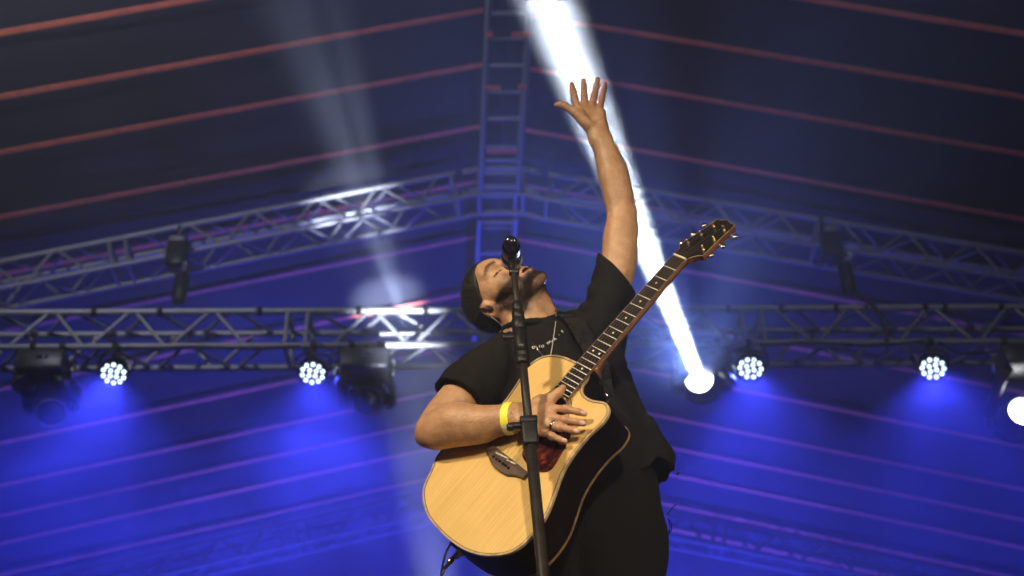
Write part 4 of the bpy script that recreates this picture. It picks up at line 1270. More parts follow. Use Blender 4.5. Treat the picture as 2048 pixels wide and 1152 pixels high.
def skin_mat():
    m, n, b = nt('skin')
    def at(nm):
        a = n.nodes.new('ShaderNodeAttribute'); a.attribute_name = nm; return a.outputs['Fac']
    tc = n.nodes.new('ShaderNodeTexCoord')
    def noise(sc, det=4, dist=0):
        t = n.nodes.new('ShaderNodeTexNoise'); t.inputs['Scale'].default_value = sc; t.inputs['Detail'].default_value = det; t.inputs['Distortion'].default_value = dist
        n.links.new(tc.outputs['Object'], t.inputs['Vector']); return t.outputs[0]
    def ramp(src, p0, c0, p1, c1):
        r = n.nodes.new('ShaderNodeValToRGB'); r.color_ramp.elements[0].position = p0; r.color_ramp.elements[1].position = p1
        r.color_ramp.elements[0].color = (*c0, 1); r.color_ramp.elements[1].color = (*c1, 1)
        n.links.new(src, r.inputs[0]); return r.outputs[0]
    def mixc(f, a, bcol):
        x = n.nodes.new('ShaderNodeMix'); x.data_type = 'RGBA'
        if hasattr(f, 'is_linked') or not isinstance(f, float): n.links.new(f, x.inputs[0])
        else: x.inputs[0].default_value = f
        n.links.new(a, x.inputs[6])
        if isinstance(bcol, tuple): x.inputs[7].default_value = (*bcol, 1)
        else: n.links.new(bcol, x.inputs[7])
        return x.outputs[2]
    def math_(op, a, bb):
        x = n.nodes.new('ShaderNodeMath'); x.operation = op
        for i, v in enumerate((a, bb)):
            if isinstance(v, float): x.inputs[i].default_value = v
            else: n.links.new(v, x.inputs[i])
        return x.outputs[0]
    base = ramp(noise(34, 6), 0.3, (0.40, 0.220, 0.115), 0.7, (0.53, 0.315, 0.182))
    fine = ramp(noise(170, 3), 0.3, (0.90, 0.86, 0.84), 0.65, (1, 1, 1))
    mx = n.nodes.new('ShaderNodeMix'); mx.data_type = 'RGBA'; mx.blend_type = 'MULTIPLY'; mx.inputs[0].default_value = 0.8
    n.links.new(base, mx.inputs[6]); n.links.new(fine, mx.inputs[7])
    c = mx.outputs[2]
    c = mixc(math_('MULTIPLY', at('red'), 0.55), c, (0.50, 0.20, 0.14))
    c = mixc(math_('MULTIPLY', at('lip'), 0.45), c, (0.36, 0.115, 0.095))
    c = mixc(math_('MULTIPLY', at('nail'), 0.5), c, (0.80, 0.55, 0.45))
    # arm hair and stubble: hair colour speckle thinned by fine noise
    mp = n.nodes.new('ShaderNodeMapping'); mp.inputs['Scale'].default_value = (260, 260, 900); mp.inputs['Rotation'].default_value = (0.5, 0.9, 0.4)
    n.links.new(tc.outputs['Object'], mp.inputs[0])
    t = n.nodes.new('ShaderNodeTexNoise'); t.inputs['Scale'].default_value = 1.0; t.inputs['Detail'].default_value = 2
    n.links.new(mp.outputs[0], t.inputs['Vector'])
    hairf = ramp(t.outputs[0], 0.56, (0, 0, 0), 0.64, (1, 1, 1))
    c = mixc(math_('MULTIPLY', math_('MULTIPLY', at('armhair'), hairf), 0.35), c, (0.10, 0.05, 0.03))
    sp = ramp(noise(620, 2), 0.40, (0, 0, 0), 0.62, (1, 1, 1))
    bf = math_('MULTIPLY', at('beard'), 0.86)
    bf2 = math_('MULTIPLY', math_('MULTIPLY', at('beard'), sp), 0.6)
    c = mixc(math_('MINIMUM', math_('ADD', bf, bf2), 0.93), c, (0.040, 0.022, 0.014))
    c = mixc(at('dark'), c, (0.022, 0.010, 0.008))
    n.links.new(c, b.inputs['Base Color'])
    b.inputs['Roughness'].default_value = 0.42
    b.inputs['Subsurface Weight'].default_value = 0.12
    b.inputs['Subsurface Radius'].default_value = (1.0, 0.35, 0.2)
    b.inputs['Subsurface Scale'].default_value = 0.006
    bp = n.nodes.new('ShaderNodeBump'); bp.inputs['Strength'].default_value = 0.5; bp.inputs['Distance'].default_value = 0.002
    hsum = math_('ADD', noise(330, 3), math_('MULTIPLY', noise(75, 3, 0.6), 1.6))
    n.links.new(hsum, bp.inputs['Height']); n.links.new(bp.outputs[0], b.inputs['Normal'])
    return m
M_SKIN = skin_mat()
M_HAIR = pmat('dark_hair', (0.007, 0.0055, 0.005), 0.55, 0, 0.4, 60, 0.3, 300)
M_BEARD = pmat('beard_hair', (0.035, 0.019, 0.011), 0.5, 0, 0.4, 90)

# where he stands
_foot = W(C(1160, 1000, 3.47)); PERSON_LOC = np.array([_foot[0], _foot[1] + 0.05, STAGE_Z])
person = empty('person', PERSON_LOC, 'singer in black t-shirt and jeans, head thrown back, one arm raised high', 'person')
body = obj('body', W(SKV), SKF, M_SKIN, person)
for nm, arr in (('beard', beard), ('lip', lip), ('dark', dark), ('nail', nail), ('red', red), ('armhair', armhair)): attr(body, nm, arr)
# ------------------------------------------------------------------ hair, beard and brows as short strands over a cap of hair
def blades(Vs, Ns, length, width, flow, spread, r, n_seg=2):
    m = len(Vs)
    d = Ns * 1.0 + flow + r.standard_normal((m, 3)) * spread
    d /= np.linalg.norm(d, axis=1)[:, None]
    s = np.cross(d, r.standard_normal((m, 3))); s /= np.linalg.norm(s, axis=1)[:, None] + 1e-9
    L = length * (0.55 + 0.7 * r.random((m, 1)))
    a = Vs - s * width / 2; b = Vs + s * width / 2; c = Vs + d * L
    V = np.stack([a, b, c], 1).reshape(-1, 3)
    return V, np.arange(m * 3).reshape(-1, 3)
def mesh_normals(V, Q):
    n = np.cross(V[Q[:, 2]] - V[Q[:, 0]], V[Q[:, 3]] - V[Q[:, 1]])
    N = np.zeros_like(V)
    for k in range(4): np.add.at(N, Q[:, k], n)
    return N / (np.linalg.norm(N, axis=1)[:, None] + 1e-12)
r_ = np.random.default_rng(11)
H = Field(HC - 0.15, HC + 0.15, 0.0024)
def hh(c, r, k=0.02): H.ell(hd(*c), np.asarray(r) * HS, HR, k)
hh((0, -0.013, 0.043), (0.0815, 0.1035, 0.0915)); hh((0, 0.012, 0.040), (0.0755, 0.078, 0.075)); hh((0, -0.040, -0.015), (0.070, 0.062, 0.070))
sl, X, Y, Z = H.win(H.lo, H.lo + H.h * H.n)
H.D[sl] += 0.0006 * vnoise(X, Y, Z, 3, 160.0)
def hcut(p, nv, k=0.006): H.cut(hd(*p), HR @ np.asarray(nv, float), HC - 0.2, HC + 0.2, k)
hcut((0, 0.084, 0.069), (0, 0.458, -0.889)); hcut((0, -0.014, -0.004), (0, 0.66, -0.75))
hcut((0, 0.088, 0.06), (0, 1, 0.0))
HV, HQ = H.mesh(); del H
HN = mesh_normals(HV, HQ)
pick = r_.choice(len(HV), min(len(HV), 13000), replace=False)
bv, bf = blades(HV[pick] - HN[pick] * 0.001, HN[pick], 0.0100, 0.0008, HR @ np.array([0, -0.7, -0.2]), 0.45, r_)
V = np.vstack([HV, bv])
Fs = [tuple(q) for q in HQ] + [tuple(q + len(HV)) for q in bf]
obj('hair', W(V), Fs, M_HAIR, person)
SN = mesh_normals(SKV, SKF)
def strands(mask, count, length, width, flow, spread, name, mat):
    w = mask / mask.sum(); m = int(min(count, (mask > 0.01).sum() * 4))
    ix = r_.choice(len(SKV), m, p=w)
    jit = r_.standard_normal((m, 3)) * 0.0008
    v, f = blades(SKV[ix] + jit - SN[ix] * 0.0006, SN[ix], length, width, flow, spread, r_)
    obj(name, W(v), f, mat, person)
strands(np.where(beard > 0.12, beard ** 1.6, 0), 20000, 0.0055, 0.00060, HR @ np.array([0, 0.15, -0.9]), 0.35, 'beard', M_BEARD)
brow = np.where((dark > 0.2) & (z_ > 0.024), dark, 0) * (1 - mouth_in)
strands(brow, 1300, 0.0055, 0.00045, HR @ np.array([0.0, 0.0, 0.3]), 0.5, 'eyebrows', M_BEARD)
lash = np.where((dark > 0.3) & (z_ < 0.02) & (z_ > 0) & (y_ > 0.06), dark, 0) * (1 - mouth_in)
if lash.sum() > 0: strands(lash, 260, 0.0055, 0.0004, HR @ np.array([0.0, 0.6, -0.9]), 0.25, 'eyelashes', M_HAIR)
# forearm hair
strands(np.where(armhair > 0.3, armhair, 0), 6500, 0.0085, 0.00024, CAM2W @ np.array([0.3, -0.3, -0.9]), 0.6, 'arm_hair', M_BEARD)

# ------------------------------------------------------------------ black t-shirt
def cloth_mat(name, col, rough, wscale, sheen):
    m, n, b = nt(name)
    tc = n.nodes.new('ShaderNodeTexCoord')
    t = n.nodes.new('ShaderNodeTexNoise'); t.inputs['Scale'].default_value = 9; t.inputs['Detail'].default_value = 5
    n.links.new(tc.outputs['Object'], t.inputs['Vector'])
    r = n.nodes.new('ShaderNodeValToRGB'); r.color_ramp.elements[0].position = 0.3; r.color_ramp.elements[1].position = 0.7
    r.color_ramp.elements[0].color = (*[c * 0.75 for c in col], 1); r.color_ramp.elements[1].color = (*[c * 1.3 for c in col], 1)
    n.links.new(t.outputs[0], r.inputs[0]); n.links.new(r.outputs[0], b.inputs['Base Color'])
    b.inputs['Roughness'].default_value = rough
    b.inputs['Specular IOR Level'].default_value = 0.25
    b.inputs['Sheen Weight'].default_value = sheen
    b.inputs['Sheen Tint'].default_value = (0.5, 0.4, 0.35, 1)
    w1 = n.nodes.new('ShaderNodeTexNoise'); w1.inputs['Scale'].default_value = wscale; w1.inputs['Detail'].default_value = 2
    n.links.new(tc.outputs['Object'], w1.inputs['Vector'])
    w2 = n.nodes.new('ShaderNodeTexNoise'); w2.inputs['Scale'].default_value = 22; w2.inputs['Detail'].default_value = 4; w2.inputs['Distortion'].default_value = 0.8
    n.links.new(tc.outputs['Object'], w2.inputs['Vector'])
    ma = n.nodes.new('ShaderNodeMath'); ma.operation = 'MULTIPLY_ADD'; ma.inputs[1].default_value = 3.0
    n.links.new(w2.outputs[0], ma.inputs[0]); n.links.new(w1.outputs[0], ma.inputs[2])
    bp = n.nodes.new('ShaderNodeBump'); bp.inputs['Strength'].default_value = 0.5; bp.inputs['Distance'].default_value = 0.004
    n.links.new(ma.outputs[0], bp.inputs['Height']); n.links.new(bp.outputs[0], b.inputs['Normal'])
    return m
M_SHIRT = cloth_mat('black_cotton', (0.0036, 0.0033, 0.0031), 0.80, 900, 0.0)
M_DENIM = cloth_mat('black_denim', (0.0030, 0.0027, 0.0026), 0.95, 700, 0.0)

T = Field((-0.22, -0.60, -3.99), (0.50, 0.14, -3.20), 0.0034)
T.limb([(C(990, 742, 3.648), 0.076), (C(955, 768, 3.60), 0.073), (C(908, 806, 3.545), 0.067)], 0.01, 5)                 # right sleeve
T.limb([(C(1200, 668, 3.735), 0.064), (C(1219, 606, 3.750), 0.0585), (C(1231, 556, 3.765), 0.0555), (C(1248, 500, 3.79), 0.055)], 0.01, 5)
T.ell(C(1168, 616, 3.715), (0.014, 0.014, 0.03), None, 0.018)
T.ell(C(1182, 588, 3.73), (0.012, 0.026, 0.03), None, 0.016)   # left sleeve
T.chain([(C(990, 742, 3.648), 0.074), (C(1030, 712, 3.70), 0.070), (C(1066, 700, 3.715), 0.070), (C(1130, 686, 3.735), 0.068), (C(1190, 672, 3.74), 0.066)], 0.025)
T.chain([(C(1172, 705, 3.72), 0.092), (C(1168, 765, 3.675), 0.102), (C(1182, 850, 3.60), 0.106), (C(1210, 940, 3.52), 0.118)], 0.05)
T.chain([(C(1040, 745, 3.69), 0.090), (C(1060, 850, 3.63), 0.105), (C(1095, 960, 3.54), 0.118)], 0.05)
T.chain([(C(1110, 715, 3.69), 0.105), (C(1120, 850, 3.60), 0.120), (C(1150, 950, 3.52), 0.13)], 0.05)
T.limb([(C(1196, 780, 3.64), 0.085), (C(1228, 850, 3.57), 0.075), (C(1272, 905, 3.51), 0.072), (C(1300, 935, 3.485), 0.058)], 0.02, 4)    # flared hem
sl, X, Y, Z = T.win(T.lo, T.lo + T.h * T.n)
fold = 0.0050 * vnoise(X, Y, Z, 5, 34.0) + 0.0032 * vnoise(X * 1.6, Y * 0.7, Z, 8, 95.0)
T.D[sl] += fold
# sleeve openings
def bx(c, r): return c - r, c + r
cR = C(917, 797, 3.552); aR = EL_R - C(985, 742, 3.645); aR = aR / np.linalg.norm(aR)
nR = aR + np.array([-0.10, -0.30, 0.0])
T.cut(cR, nR, *bx(cR, 0.15), 0.003)
T.cone(cR - aR * 0.03, 0.0585, cR + aR * 0.10, 0.064, 0.003, 'sub')
cL = C(1233, 545, 3.772); aL = C(1240, 480, 3.80) - C(1204, 600, 3.75); aL = aL / np.linalg.norm(aL)
T.cut(cL, (0.74, 0.66, -0.10), *bx(C(1232, 530, 3.78), 0.13), 0.003)
T.cone(cL - aL * 0.02, 0.0530, cL + aL * 0.12, 0.058, 0.003, 'sub')
# neck opening with ribbed collar
nk = hd(0, -0.022, -0.085) - NB; nk = nk / np.linalg.norm(nk)
cN = C(1062, 660, 3.705)
T.cone(cN + nk * 0.012, 0.064, cN + nk * 0.12, 0.070, 0.004, 'sub')
x1, y1, z1 = frame_of(nk)
for k in range(28):
    a0, a1 = 2 * math.pi * k / 28, 2 * math.pi * (k + 1) / 28
    q = lambda a: cN + nk * (0.004) + 0.0715 * (math.cos(a) * x1 + math.sin(a) * y1)
    T.cone(q(a0), 0.0075, q(a1), 0.0075, 0.006)
# hem: cut across and hollow
cH = C(1322, 966, 3.47); nH = np.array([0.20, -0.93, 0.25])
T.cut(C(1180, 985, 3.47), (-0.05, -1.0, 0.10), (-0.3, -0.62, -3.99), (0.52, -0.40, -3.2), 0.004)
T.chain([(C(1292, 925, 3.475), 0.046), (C(1330, 1010, 3.44), 0.075)], 0.006, 'sub')
SHV, SHQ = T.mesh(); del T
shirt = obj('t_shirt', W(SHV), SHQ, M_SHIRT, person)
SHW = W(SHV)
bvh_shirt = BVHTree.FromPolygons([Vector(v) for v in SHW], [tuple(q) for q in SHQ])
def on_shirt(px, py, off=0.003, default=3.6):
    d = Vector(ray(px, py)).normalized()
    h = bvh_shirt.ray_cast(Vector(CAMLOC), d)
    if h[0] is None: return P(px, py, default), -np.array(d)
    return np.array(h[0]) - np.array(d) * off, np.array(h[1])

# white lettering in an arc across the chest
def letter(ch, px, py, ang, size):
    c = bpy.data.curves.new('letter', 'FONT'); c.body = ch; c.size = size; c.align_x = 'CENTER'; c.align_y = 'CENTER'; c.extrude = 0.0006
    o = bpy.data.objects.new('letter', c); COL.objects.link(o)
    dg = bpy.context.evaluated_depsgraph_get(); me = bpy.data.meshes.new_from_object(o.evaluated_get(dg))
    V = np.array([v.co[:] for v in me.vertices]); Fs = [tuple(p.vertices) for p in me.polygons]
    bpy.data.objects.remove(o); bpy.data.meshes.remove(me)
    p, nrm = on_shirt(px, py, 0.0035)
    right = Wd(np.array([math.cos(ang), math.sin(ang), 0])); 
    nrm = nrm if nrm @ (CAMLOC - p) > 0 else -nrm
    right = right - nrm * (right @ nrm); right /= np.linalg.norm(right)
    up = np.cross(nrm, right)
    return obj('lettering', xf(V, np.stack([right, up, nrm], 1), p), Fs, M_WHITE, shirt, smooth=False)
M_WHITE = pmat('white_print', (0.72, 0.72, 0.70), 0.7, 0, 0.1, 60)
for ch, px, py, ang in (('C', 1036, 709, 0.0), ('O', 1067, 695, 0.15), ('L', 1073.5, 694, 0.2), ('I', 1079, 693, 0.2), ('O', 1085.5, 692.5, 0.25), ('W', 1097, 686, 0.5), ('V', 1104, 683.5, 0.55), ('A', 1110, 678, 0.65), ('-', 1118, 669, 0.7), ('F', 1125, 663, 0.8)):
    letter(ch, px, py, ang, 0.0105)

# ------------------------------------------------------------------ black jeans and shoes
J = Field((-0.16, -1.56, -3.75), (0.46, -0.36, -2.55), 0.0075)
dn = CAM2W @ np.array([0, 0, -1.0])            # world down in the camera frame
hipL, hipR = C(1222, 985, 3.50), C(1090, 1010, 3.50)
wl = lambda p: W(p)
def leg(hip, toe_dx, r0):
    zl = wl(hip)[2] - STAGE_Z
    kn = hip + dn * (zl * 0.50) + CAM2W @ np.array([toe_dx * 0.5, -0.02, 0]); an = hip + dn * (zl - 0.09) + CAM2W @ np.array([toe_dx, 0.03, 0])
    J.limb([(hip, 0.118), (hip + dn * 0.16, r0), (hip + dn * 0.30, r0 - 0.025), (kn, 0.075), (kn + (an - kn) * 0.4, 0.068), (an, 0.055)], 0.01, 5)
    return an
anL = leg(hipL, 0.04, 0.122); anR = leg(hipR, -0.06, 0.118)
J.chain([(C(1140, 965, 3.53), 0.125), (C(1160, 1010, 3.50), 0.115)], 0.05)
J.ell(C(1224, 1080, 3.44), (0.133, 0.12, 0.12), None, 0.03)
sl, X, Y, Z = J.win(J.lo, J.lo + J.h * J.n)
J.D[sl] += 0.004 * vnoise(X, Y, Z, 21, 40.0)
JV, JQ = J.mesh(); del J
obj('jeans', W(JV), JQ, M_DENIM, person)
M_SHOE = pmat('shoe_leather', (0.02, 0.018, 0.017), 0.5, 0, 0.3, 30)
for an in (anL, anR):
    a = W(an)
    S = Field((-0.07, -0.24, -0.005), (0.07, 0.10, 0.14), 0.006)
    S.chain([((0, 0.03, 0.05), 0.045), ((0, -0.09, 0.045), 0.046), ((0, -0.17, 0.035), 0.036)], 0.02); S.cone((0, 0.025, 0.06), 0.044, (0, 0.025, 0.11), 0.05, 0.02)
    S.cut((0, 0, 0.004), (0, 0, -1), (-1, -1, -1), (1, 1, 1), 0.002)
    V, Q = S.mesh()
    obj('shoe', V + np.array([a[0], a[1], STAGE_Z]), Q, M_SHOE, person)
# loose threads of the torn jeans at the right edge
for pts in ([(1334, 1029), (1343, 1018), (1352, 1008)], [(1336, 1038), (1342, 1046), (1343, 1060), (1338, 1066)], [(1337, 1040), (1340, 1055), (1336, 1072)], [(1356, 944), (1358, 948), (1352, 949)]):
    V, Fs = tube(spline([P(x, y, 3.40) for x, y in pts], 5), [0.0011] * (5 * (len(pts) - 1) + 1), 6)
    obj('loose_thread', V, Fs, M_DENIM, person)

# ------------------------------------------------------------------ small worn things: wristband, ring, in-ear monitor, necklace
M_YEL = pmat('yellow_paper', (0.86, 0.80, 0.06), 0.55, 0, 0.06, 60)
M_WB = pmat('pale_paper', (0.78, 0.74, 0.58), 0.6, 0, 0.06, 60)
bvh_skin = BVHTree.FromPolygons([Vector(v) for v in W(SKV)], [tuple(int(i) for i in q) for q in SKF])
def band_ring(c, ax, rmax, width, off, m=40, tilt=0.0):
    """band hugging the skin round axis ax at c (world)"""
    x, y, z = frame_of(ax); V = []
    for k in range(m):
        a = 2 * math.pi * k / m; dr = math.cos(a) * x + math.sin(a) * y
        for s in (-0.5, 0.5):
            o = c + z * width * s
            h = bvh_skin.ray_cast(Vector(o + dr * rmax), Vector(-dr))
            rr = np.linalg.norm(np.array(h[0]) - o) if h[0] is not None else rmax * 0.7
            V.append((o, dr, min(rr, rmax)))
    R0 = np.array([v[2] for v in V]).reshape(m, 2)
    for _ in range(3): R0 = np.maximum(R0, (np.roll(R0, 1, 0) + np.roll(R0, -1, 0)) / 2)
    out = []
    for k in range(m):
        for s in (0, 1):
            o, dr, _ = V[k * 2 + s]; out.append(o + dr * (R0[k, s] + off))
        for s in (1, 0):
            o, dr, _ = V[k * 2 + s]; out.append(o + dr * (R0[k, s] + off + 0.0012))
    Fs = []
    for k in range(m):
        a, b = k * 4, ((k + 1) % m) * 4
        Fs += [(a + q, b + q, b + (q + 1) % 4, a + (q + 1) % 4) for q in range(4)]
    return np.array(out), Fs
wc = W((gc(1016, 832, 0.042) + gc(1029, 833, 0.041)) / 2); wax = W(gc(1035, 836, 0.04)) - W(gc(1005, 840, 0.043))
wax = wax / np.linalg.norm(wax)
V, Fs = band_ring(wc, wax, 0.075, 0.019, 0.0008)
wb = obj('wristband', V, Fs, M_YEL, person, smooth=False)
wb.data.materials.append(M_WB)
lowest = np.array([V[[i for i in p.vertices]].mean(0) for p in wb.data.polygons])
low = (lowest - wc) @ Wd(np.array([0, 1.0, 0]))
for p, l_ in zip(wb.data.polygons, low):
    if l_ < -0.016: p.material_index = 1
# small crest printed on the band
h = bvh_skin.ray_cast(Vector(CAMLOC), Vector(ray(1022, 825)).normalized())
V, Fs = lathe([(0, 0.0024), (0.0003, 0.0024), (0.0004, 0.0)], np.array(h[0]) - ray(1022, 825) * 0.0045, -ray(1022, 825), 8)
obj('crest', V, Fs, pmat('ochre_print', (0.35, 0.24, 0.03), 0.6), wb, smooth=False)
pr0, pr1 = gc(*RH['r'][0][:3]), gc(*RH['r'][1][:3])
V, Fs = band_ring(W(pr0 + (pr1 - pr0) * 0.50), W(pr1) - W(pr0), 0.018, 0.0058, 0.0006, 28)
obj('ring', V, Fs, M_CHROME, person)
V, Fs = tubes_join([lathe([(-0.008, 0.0), (-0.007, 0.005), (0.0, 0.0066), (0.004, 0.0055), (0.006, 0.0)], W(hd(0.086, -0.010, -0.004)), Wd(HR @ np.array([1.0, 0.2, 0])), 16),
                    tube([W(hd(0.091, -0.012, 0.002)), W(hd(0.0925, -0.010, 0.014)), W(hd(0.088, -0.016, 0.026))], [0.0040, 0.0034, 0.002], 10)])
obj('in_ear_monitor', V, Fs, M_BLACK, person)
def wire(pts, r, name, mat, parent, off=0.003, n=6):
    W_ = []
    for q in pts:
        W_.append(P(*q) if len(q) == 3 else on_shirt(*q, off)[0])
    V, Fs = tube(spline(W_, n), r, 8); return obj(name, V, Fs, mat, parent)
M_CABLE = pmat('cable_rubber', (0.012, 0.012, 0.02), 0.4, 0, 0.1, 30)
M_GREYC = pmat('clear_grey_cable', (0.42, 0.38, 0.34), 0.35, 0, 0.1, 30)
wire([(1089, 589, 3.74), (1100, 597, 3.73), (1108, 611, 3.71), (1112, 625, 3.68)], 0.0013, 'ear_cable', M_CABLE, person)
wire([(1112, 625, 3.68), (1112, 638, 3.65), (1110, 655, 3.595), (1107, 675, 3.57), (1104, 695, 3.555), (1100, 718, 3.535)], 0.0012, 'ear_cable', M_GREYC, person)
wire([(983, 634, 3.685), (994, 642, 3.68), (1004, 651, 3.68), (1010, 660, 3.68)], 0.0010, 'ear_cable', M_GREYC, person)
wire([(1062, 684), (1068, 690), (1074, 697), (1080, 705), (1086, 712)], 0.0012, 'necklace', M_CHROME, person)

# ------------------------------------------------------------------ guitar strap over the left shoulder
M_LEATHER = pmat('black_leather', (0.022, 0.021, 0.021), 0.28, 0, 0.25, 40, 0.05, 140)
strap_mid = [(1128, 634), (1140, 640), (1152, 652), (1164, 670), (1176, 692), (1188, 712), (1200, 732)]
Pm = []; Nm = []
for q in strap_mid:
    p, nn = on_shirt(*q, 0.004); Pm.append(p); Nm.append(nn if nn @ (CAMLOC - p) > 0 else -nn)
Pm = list(spline(Pm, 4)); Nm = list(spline(Nm, 4))
heel = gw((0.272, -0.052, -0.066))
for k in range(1, 6):
    Pm.append(Pm[24] + (heel - Pm[24]) * (k / 5)); Nm.append(Nm[24])
Pm = np.array(Pm); Nm = np.array(Nm)
for _ in range(3): Nm[1:-1] = (Nm[:-2] + Nm[1:-1] + Nm[2:]) / 3; Pm[1:-1] = (Pm[:-2] + 2 * Pm[1:-1] + Pm[2:]) / 4
V = []
for i in range(len(Pm)):
    t = Pm[min(i + 1, len(Pm) - 1)] - Pm[max(i - 1, 0)]; t /= np.linalg.norm(t)
    nn = Nm[i] - t * (Nm[i] @ t); nn /= np.linalg.norm(nn); s = np.cross(nn, t)
    hw = 0.026 if i < 22 else 0.026 - 0.016 * (i - 22) / 8
    for f, dz in ((-1, 0.0), (-0.96, 0.004), (0.96, 0.004), (1, 0.0), (0.96, -0.003), (-0.96, -0.003)):
        V.append(Pm[i] + s * hw * f + nn * (dz + 0.003 + 0.004 * math.cos(f * 1.5)))
m = len(Pm); Fs = [(i * 6 + q, i * 6 + (q + 1) % 6, (i + 1) * 6 + (q + 1) % 6, (i + 1) * 6 + q) for i in range(m - 1) for q in range(6)]
Fs += [tuple(range(5, -1, -1)), tuple(range((m - 1) * 6, m * 6))]
tag(sharp(obj('guitar_strap', V, Fs, M_LEATHER), 40), "black leather strap over the singer's raised-arm shoulder", 'strap')

# ------------------------------------------------------------------ instrument cable plugged in at the tail of the guitar
cab = empty('instrument_cable', P(905, 1095, 3.33), 'black instrument cable with silver plug hanging from the bottom of the guitar', 'cable')
V, Fs = tubes_join([lathe([(0, 0.0045), (0.016, 0.0048), (0.017, 0.0065), (0.030, 0.0068), (0.032, 0.0050), (0.050, 0.0042)], P(914, 1106, 3.335), P(895, 1130, 3.32) - P(914, 1106, 3.335), 14)])
obj('plug', V, Fs, M_GOLD, cab)
fl = STAGE_Z + 0.006
w0 = P(893, 1133, 3.318)
V, Fs = tube(spline([w0, P(886, 1146, 3.31), P(879, 1170, 3.30), P(868, 1300, 3.22), np.array([w0[0] - 0.02, w0[1] - 0.1, STAGE_Z + 0.3]), np.array([w0[0] + 0.02, w0[1] - 0.05, fl + 0.03]), np.array([w0[0] + 0.35, w0[1] + 0.3, fl]), np.array([w0[0] + 0.6, w0[1] + 1.2, fl])], 8), 0.0030, 8); obj('lead', V, Fs, M_CABLE, cab)
V, Fs = tube(spline([P(903, 1085, 3.335), P(893, 1102, 3.33), P(887, 1122, 3.32), P(882, 1150, 3.315), P(878, 1180, 3.30)], 6), 0.0028, 8); obj('lead', V, Fs, M_CABLE, cab)
V, Fs = rbox((0.030, 0.012, 0.050), 0.004, 2)
xa, ya, za = frame_of(P(985, 1125, 3.30) - P(910, 1098, 3.335))
V2, F2 = tube([P(902, 1087, 3.345), P(925, 1100, 3.335), P(948, 1116, 3.32)], [0.006, 0.015, 0.008], 10, True, 0.5); obj('strap_end', V2, F2, M_LEATHER, cab)

# ------------------------------------------------------------------ microphone on its stand
mic_t, mic_h = P(1022, 483, 3.445), P(1023.0, 517, 3.60)
mic = empty('microphone', mic_t, "handheld microphone tilted down at the singer's mouth", 'microphone')
ax = mic_h - mic_t; Lm = np.linalg.norm(ax); ax = ax / Lm
V, Fs = lathe([(-0.006, 0.0), (-0.005, 0.010), (0.0, 0.0150), (0.006, 0.0162), (0.030, 0.0165), (0.031, 0.0180), (0.036, 0.0180), (0.037, 0.0172), (0.11, 0.0195), (Lm - 0.024, 0.0225), (Lm - 0.020, 0.0240)], mic_t, ax, 28)
mb = obj('handle', V, Fs, pmat('mic_lacquer', (0.010, 0.010, 0.016), 0.18, 0.2, 0, 1, 0, 1, 0.6, 0.6), mic); sharp(mb, 40)
V, Fs = lathe([(Lm - 0.020, 0.0235), (Lm - 0.016, 0.0262), (Lm - 0.010, 0.0262), (Lm - 0.008, 0.0250)], mic_t, ax, 28); obj('collar_ring', V, Fs, M_CHROME, mic)
V, Fs = lathe([(Lm - 0.009, 0.0245), (Lm + 0.004, 0.0275), (Lm + 0.016, 0.0275), (Lm + 0.030, 0.0225), (Lm + 0.039, 0.013), (Lm + 0.042, 0.0)], mic_t, ax, 28); obj('grille', V, Fs, M_GRILLE, mic)
V, Fs = lathe([(0.0115, 0.0168), (0.0118, 0.0178), (0.0175, 0.0178), (0.0178, 0.0168)], mic_t, ax, 28); obj('band', V, Fs, M_BLACKM, mic)

stand = empty('microphone_stand', (0, 0, STAGE_Z), 'black microphone stand in front of the singer, leaning slightly left', 'stand')
S0 = P(1029, 556, 3.475); S1 = P(1087, 1152, 2.955)
def sp(y):
    """point of the stand's axis seen at image row y"""
    lo, hi = -0.3, 2.6
    for _ in range(50):
        t = (lo + hi) / 2; q = S0 + (S1 - S0) * t; v = (q - CAMLOC) @ CAM2W.T
        yy = 576 - FPX * v[1] / -v[2]
        if yy < y: lo = t
        else: hi = t
    return S0 + (S1 - S0) * (lo + hi) / 2
sd = (S1 - S0) / np.linalg.norm(S1 - S0)
tf = (S0[2] - (STAGE_Z + 0.03)) / (S0[2] - S1[2]); foot = S0 + (S1 - S0) * tf
def seg(name, y0, y1, r, mat=M_STANDM, par=stand, n=20, bev=0.0015):
    a = sp(y0); b = sp(y1) if y1 is not None else foot
    L = np.linalg.norm(b - a)
    V, Fs = lathe([(0, r - bev), (bev, r), (L - bev, r), (L, r - bev)], a, b - a, n); return sharp(obj(name, V, Fs, mat, par), 50)
seg('top_rod', 546, 630, 0.0078)
seg('upper_clutch', 606, 624, 0.0125, M_BLACK); seg('upper_clutch', 624, 640, 0.0150, M_BLACK); seg('upper_clutch', 640, 662, 0.0175, M_BLACK)
seg('upper_sleeve', 660, 722, 0.0165, M_BLACK)
seg('sleeve_end', 716, 730, 0.0178, M_BLACK)
seg('upper_pole', 722, 852, 0.0100)
seg('lower_pole', 880, None, 0.0132)
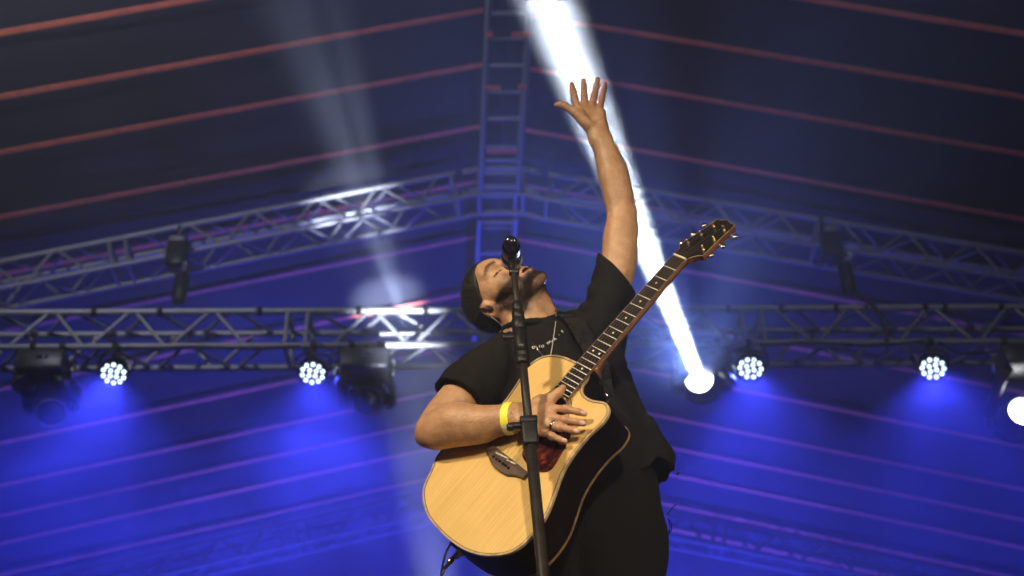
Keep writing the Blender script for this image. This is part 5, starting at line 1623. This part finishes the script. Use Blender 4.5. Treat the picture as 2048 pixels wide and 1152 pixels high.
# height clutch, a rounded square block with its lever
cA, cB = sp(832), sp(893); x, y, z = frame_of(cB - cA)
cx = Wd(np.array([1.0, 0, 0])); cx = cx - z * (cx @ z); cx /= np.linalg.norm(cx); cyv = np.cross(z, cx)
Rb = np.stack([cx, cyv, z], 1)
V, Fs = rbox((0.036, 0.036, np.linalg.norm(cB - cA) * 0.78), 0.006, 3); cl = obj('height_clutch', xf(V, Rb, sp(870)), Fs, M_BLACK, stand)
V, Fs = rbox((0.040, 0.040, 0.018), 0.004, 2); obj('clutch_collar', xf(V, Rb, sp(846)), Fs, M_BLACK, cl)
V, Fs = rbox((0.030, 0.016, 0.014), 0.004, 2); obj('clutch_lever', xf(V, Rb, sp(850) - cx * 0.028), Fs, M_BLACK, cl)
V, Fs = lathe([(0, 0.006), (0.004, 0.010), (0.012, 0.010), (0.016, 0.006)], sp(852) - cx * 0.034, -cx, 12); obj('clutch_knob', V, Fs, M_BLACKM, cl)
# joint lever on the sleeve
V, Fs = rbox((0.034, 0.012, 0.016), 0.004, 2); obj('sleeve_lever', xf(V, Rb, sp(672) - cx * 0.026), Fs, M_BLACK, stand)
V, Fs = lathe([(0, 0.008), (0.003, 0.011), (0.010, 0.011), (0.013, 0.007)], sp(694) - cyv * 0.0 + Wd([0, 0, 1.0]) * 0.014, Wd([0.1, 0, 1.0]), 14); obj('sleeve_knob', V, Fs, M_BLACKM, stand)
# clip that holds the mic
mid = mic_t + ax * 0.075
V, Fs = tube([mic_t + ax * 0.050, mic_t + ax * 0.095], 0.0225, 20, False)
V2 = V; clipv = obj('mic_clip', *tubes_join([(V, Fs), tube([mic_t + ax * 0.050, mic_t + ax * 0.095], 0.0200, 20, False)]), M_BLACK, stand)
V, Fs = tube(spline([mid - Wd([0, 1, 0]) * 0.020, mid - Wd([0, 1, 0]) * 0.032 + (sp(546) - mid) * 0.3, sp(550)], 5), [0.0145, 0.0145, 0.014, 0.014, 0.0135, 0.0135, 0.013, 0.0125, 0.012, 0.011, 0.010], 14, True, 0.6); obj('clip_stem', V, Fs, M_BLACK, stand)
V, Fs = lathe([(-0.012, 0.0065), (-0.010, 0.009), (0.010, 0.009), (0.012, 0.0065)], sp(545), cx, 12); obj('clip_hinge', V, Fs, M_BLACKM, stand)
# round cast base on the deck
V, Fs = lathe([(0, 0.0), (0.0005, 0.132), (0.010, 0.135), (0.020, 0.125), (0.030, 0.04), (0.045, 0.022), (0.06, 0.02), (0.061, 0.0)], np.array([foot[0], foot[1], STAGE_Z + 0.001]), (0, 0, 1), 36); obj('base', V, Fs, M_BLACKM, stand)
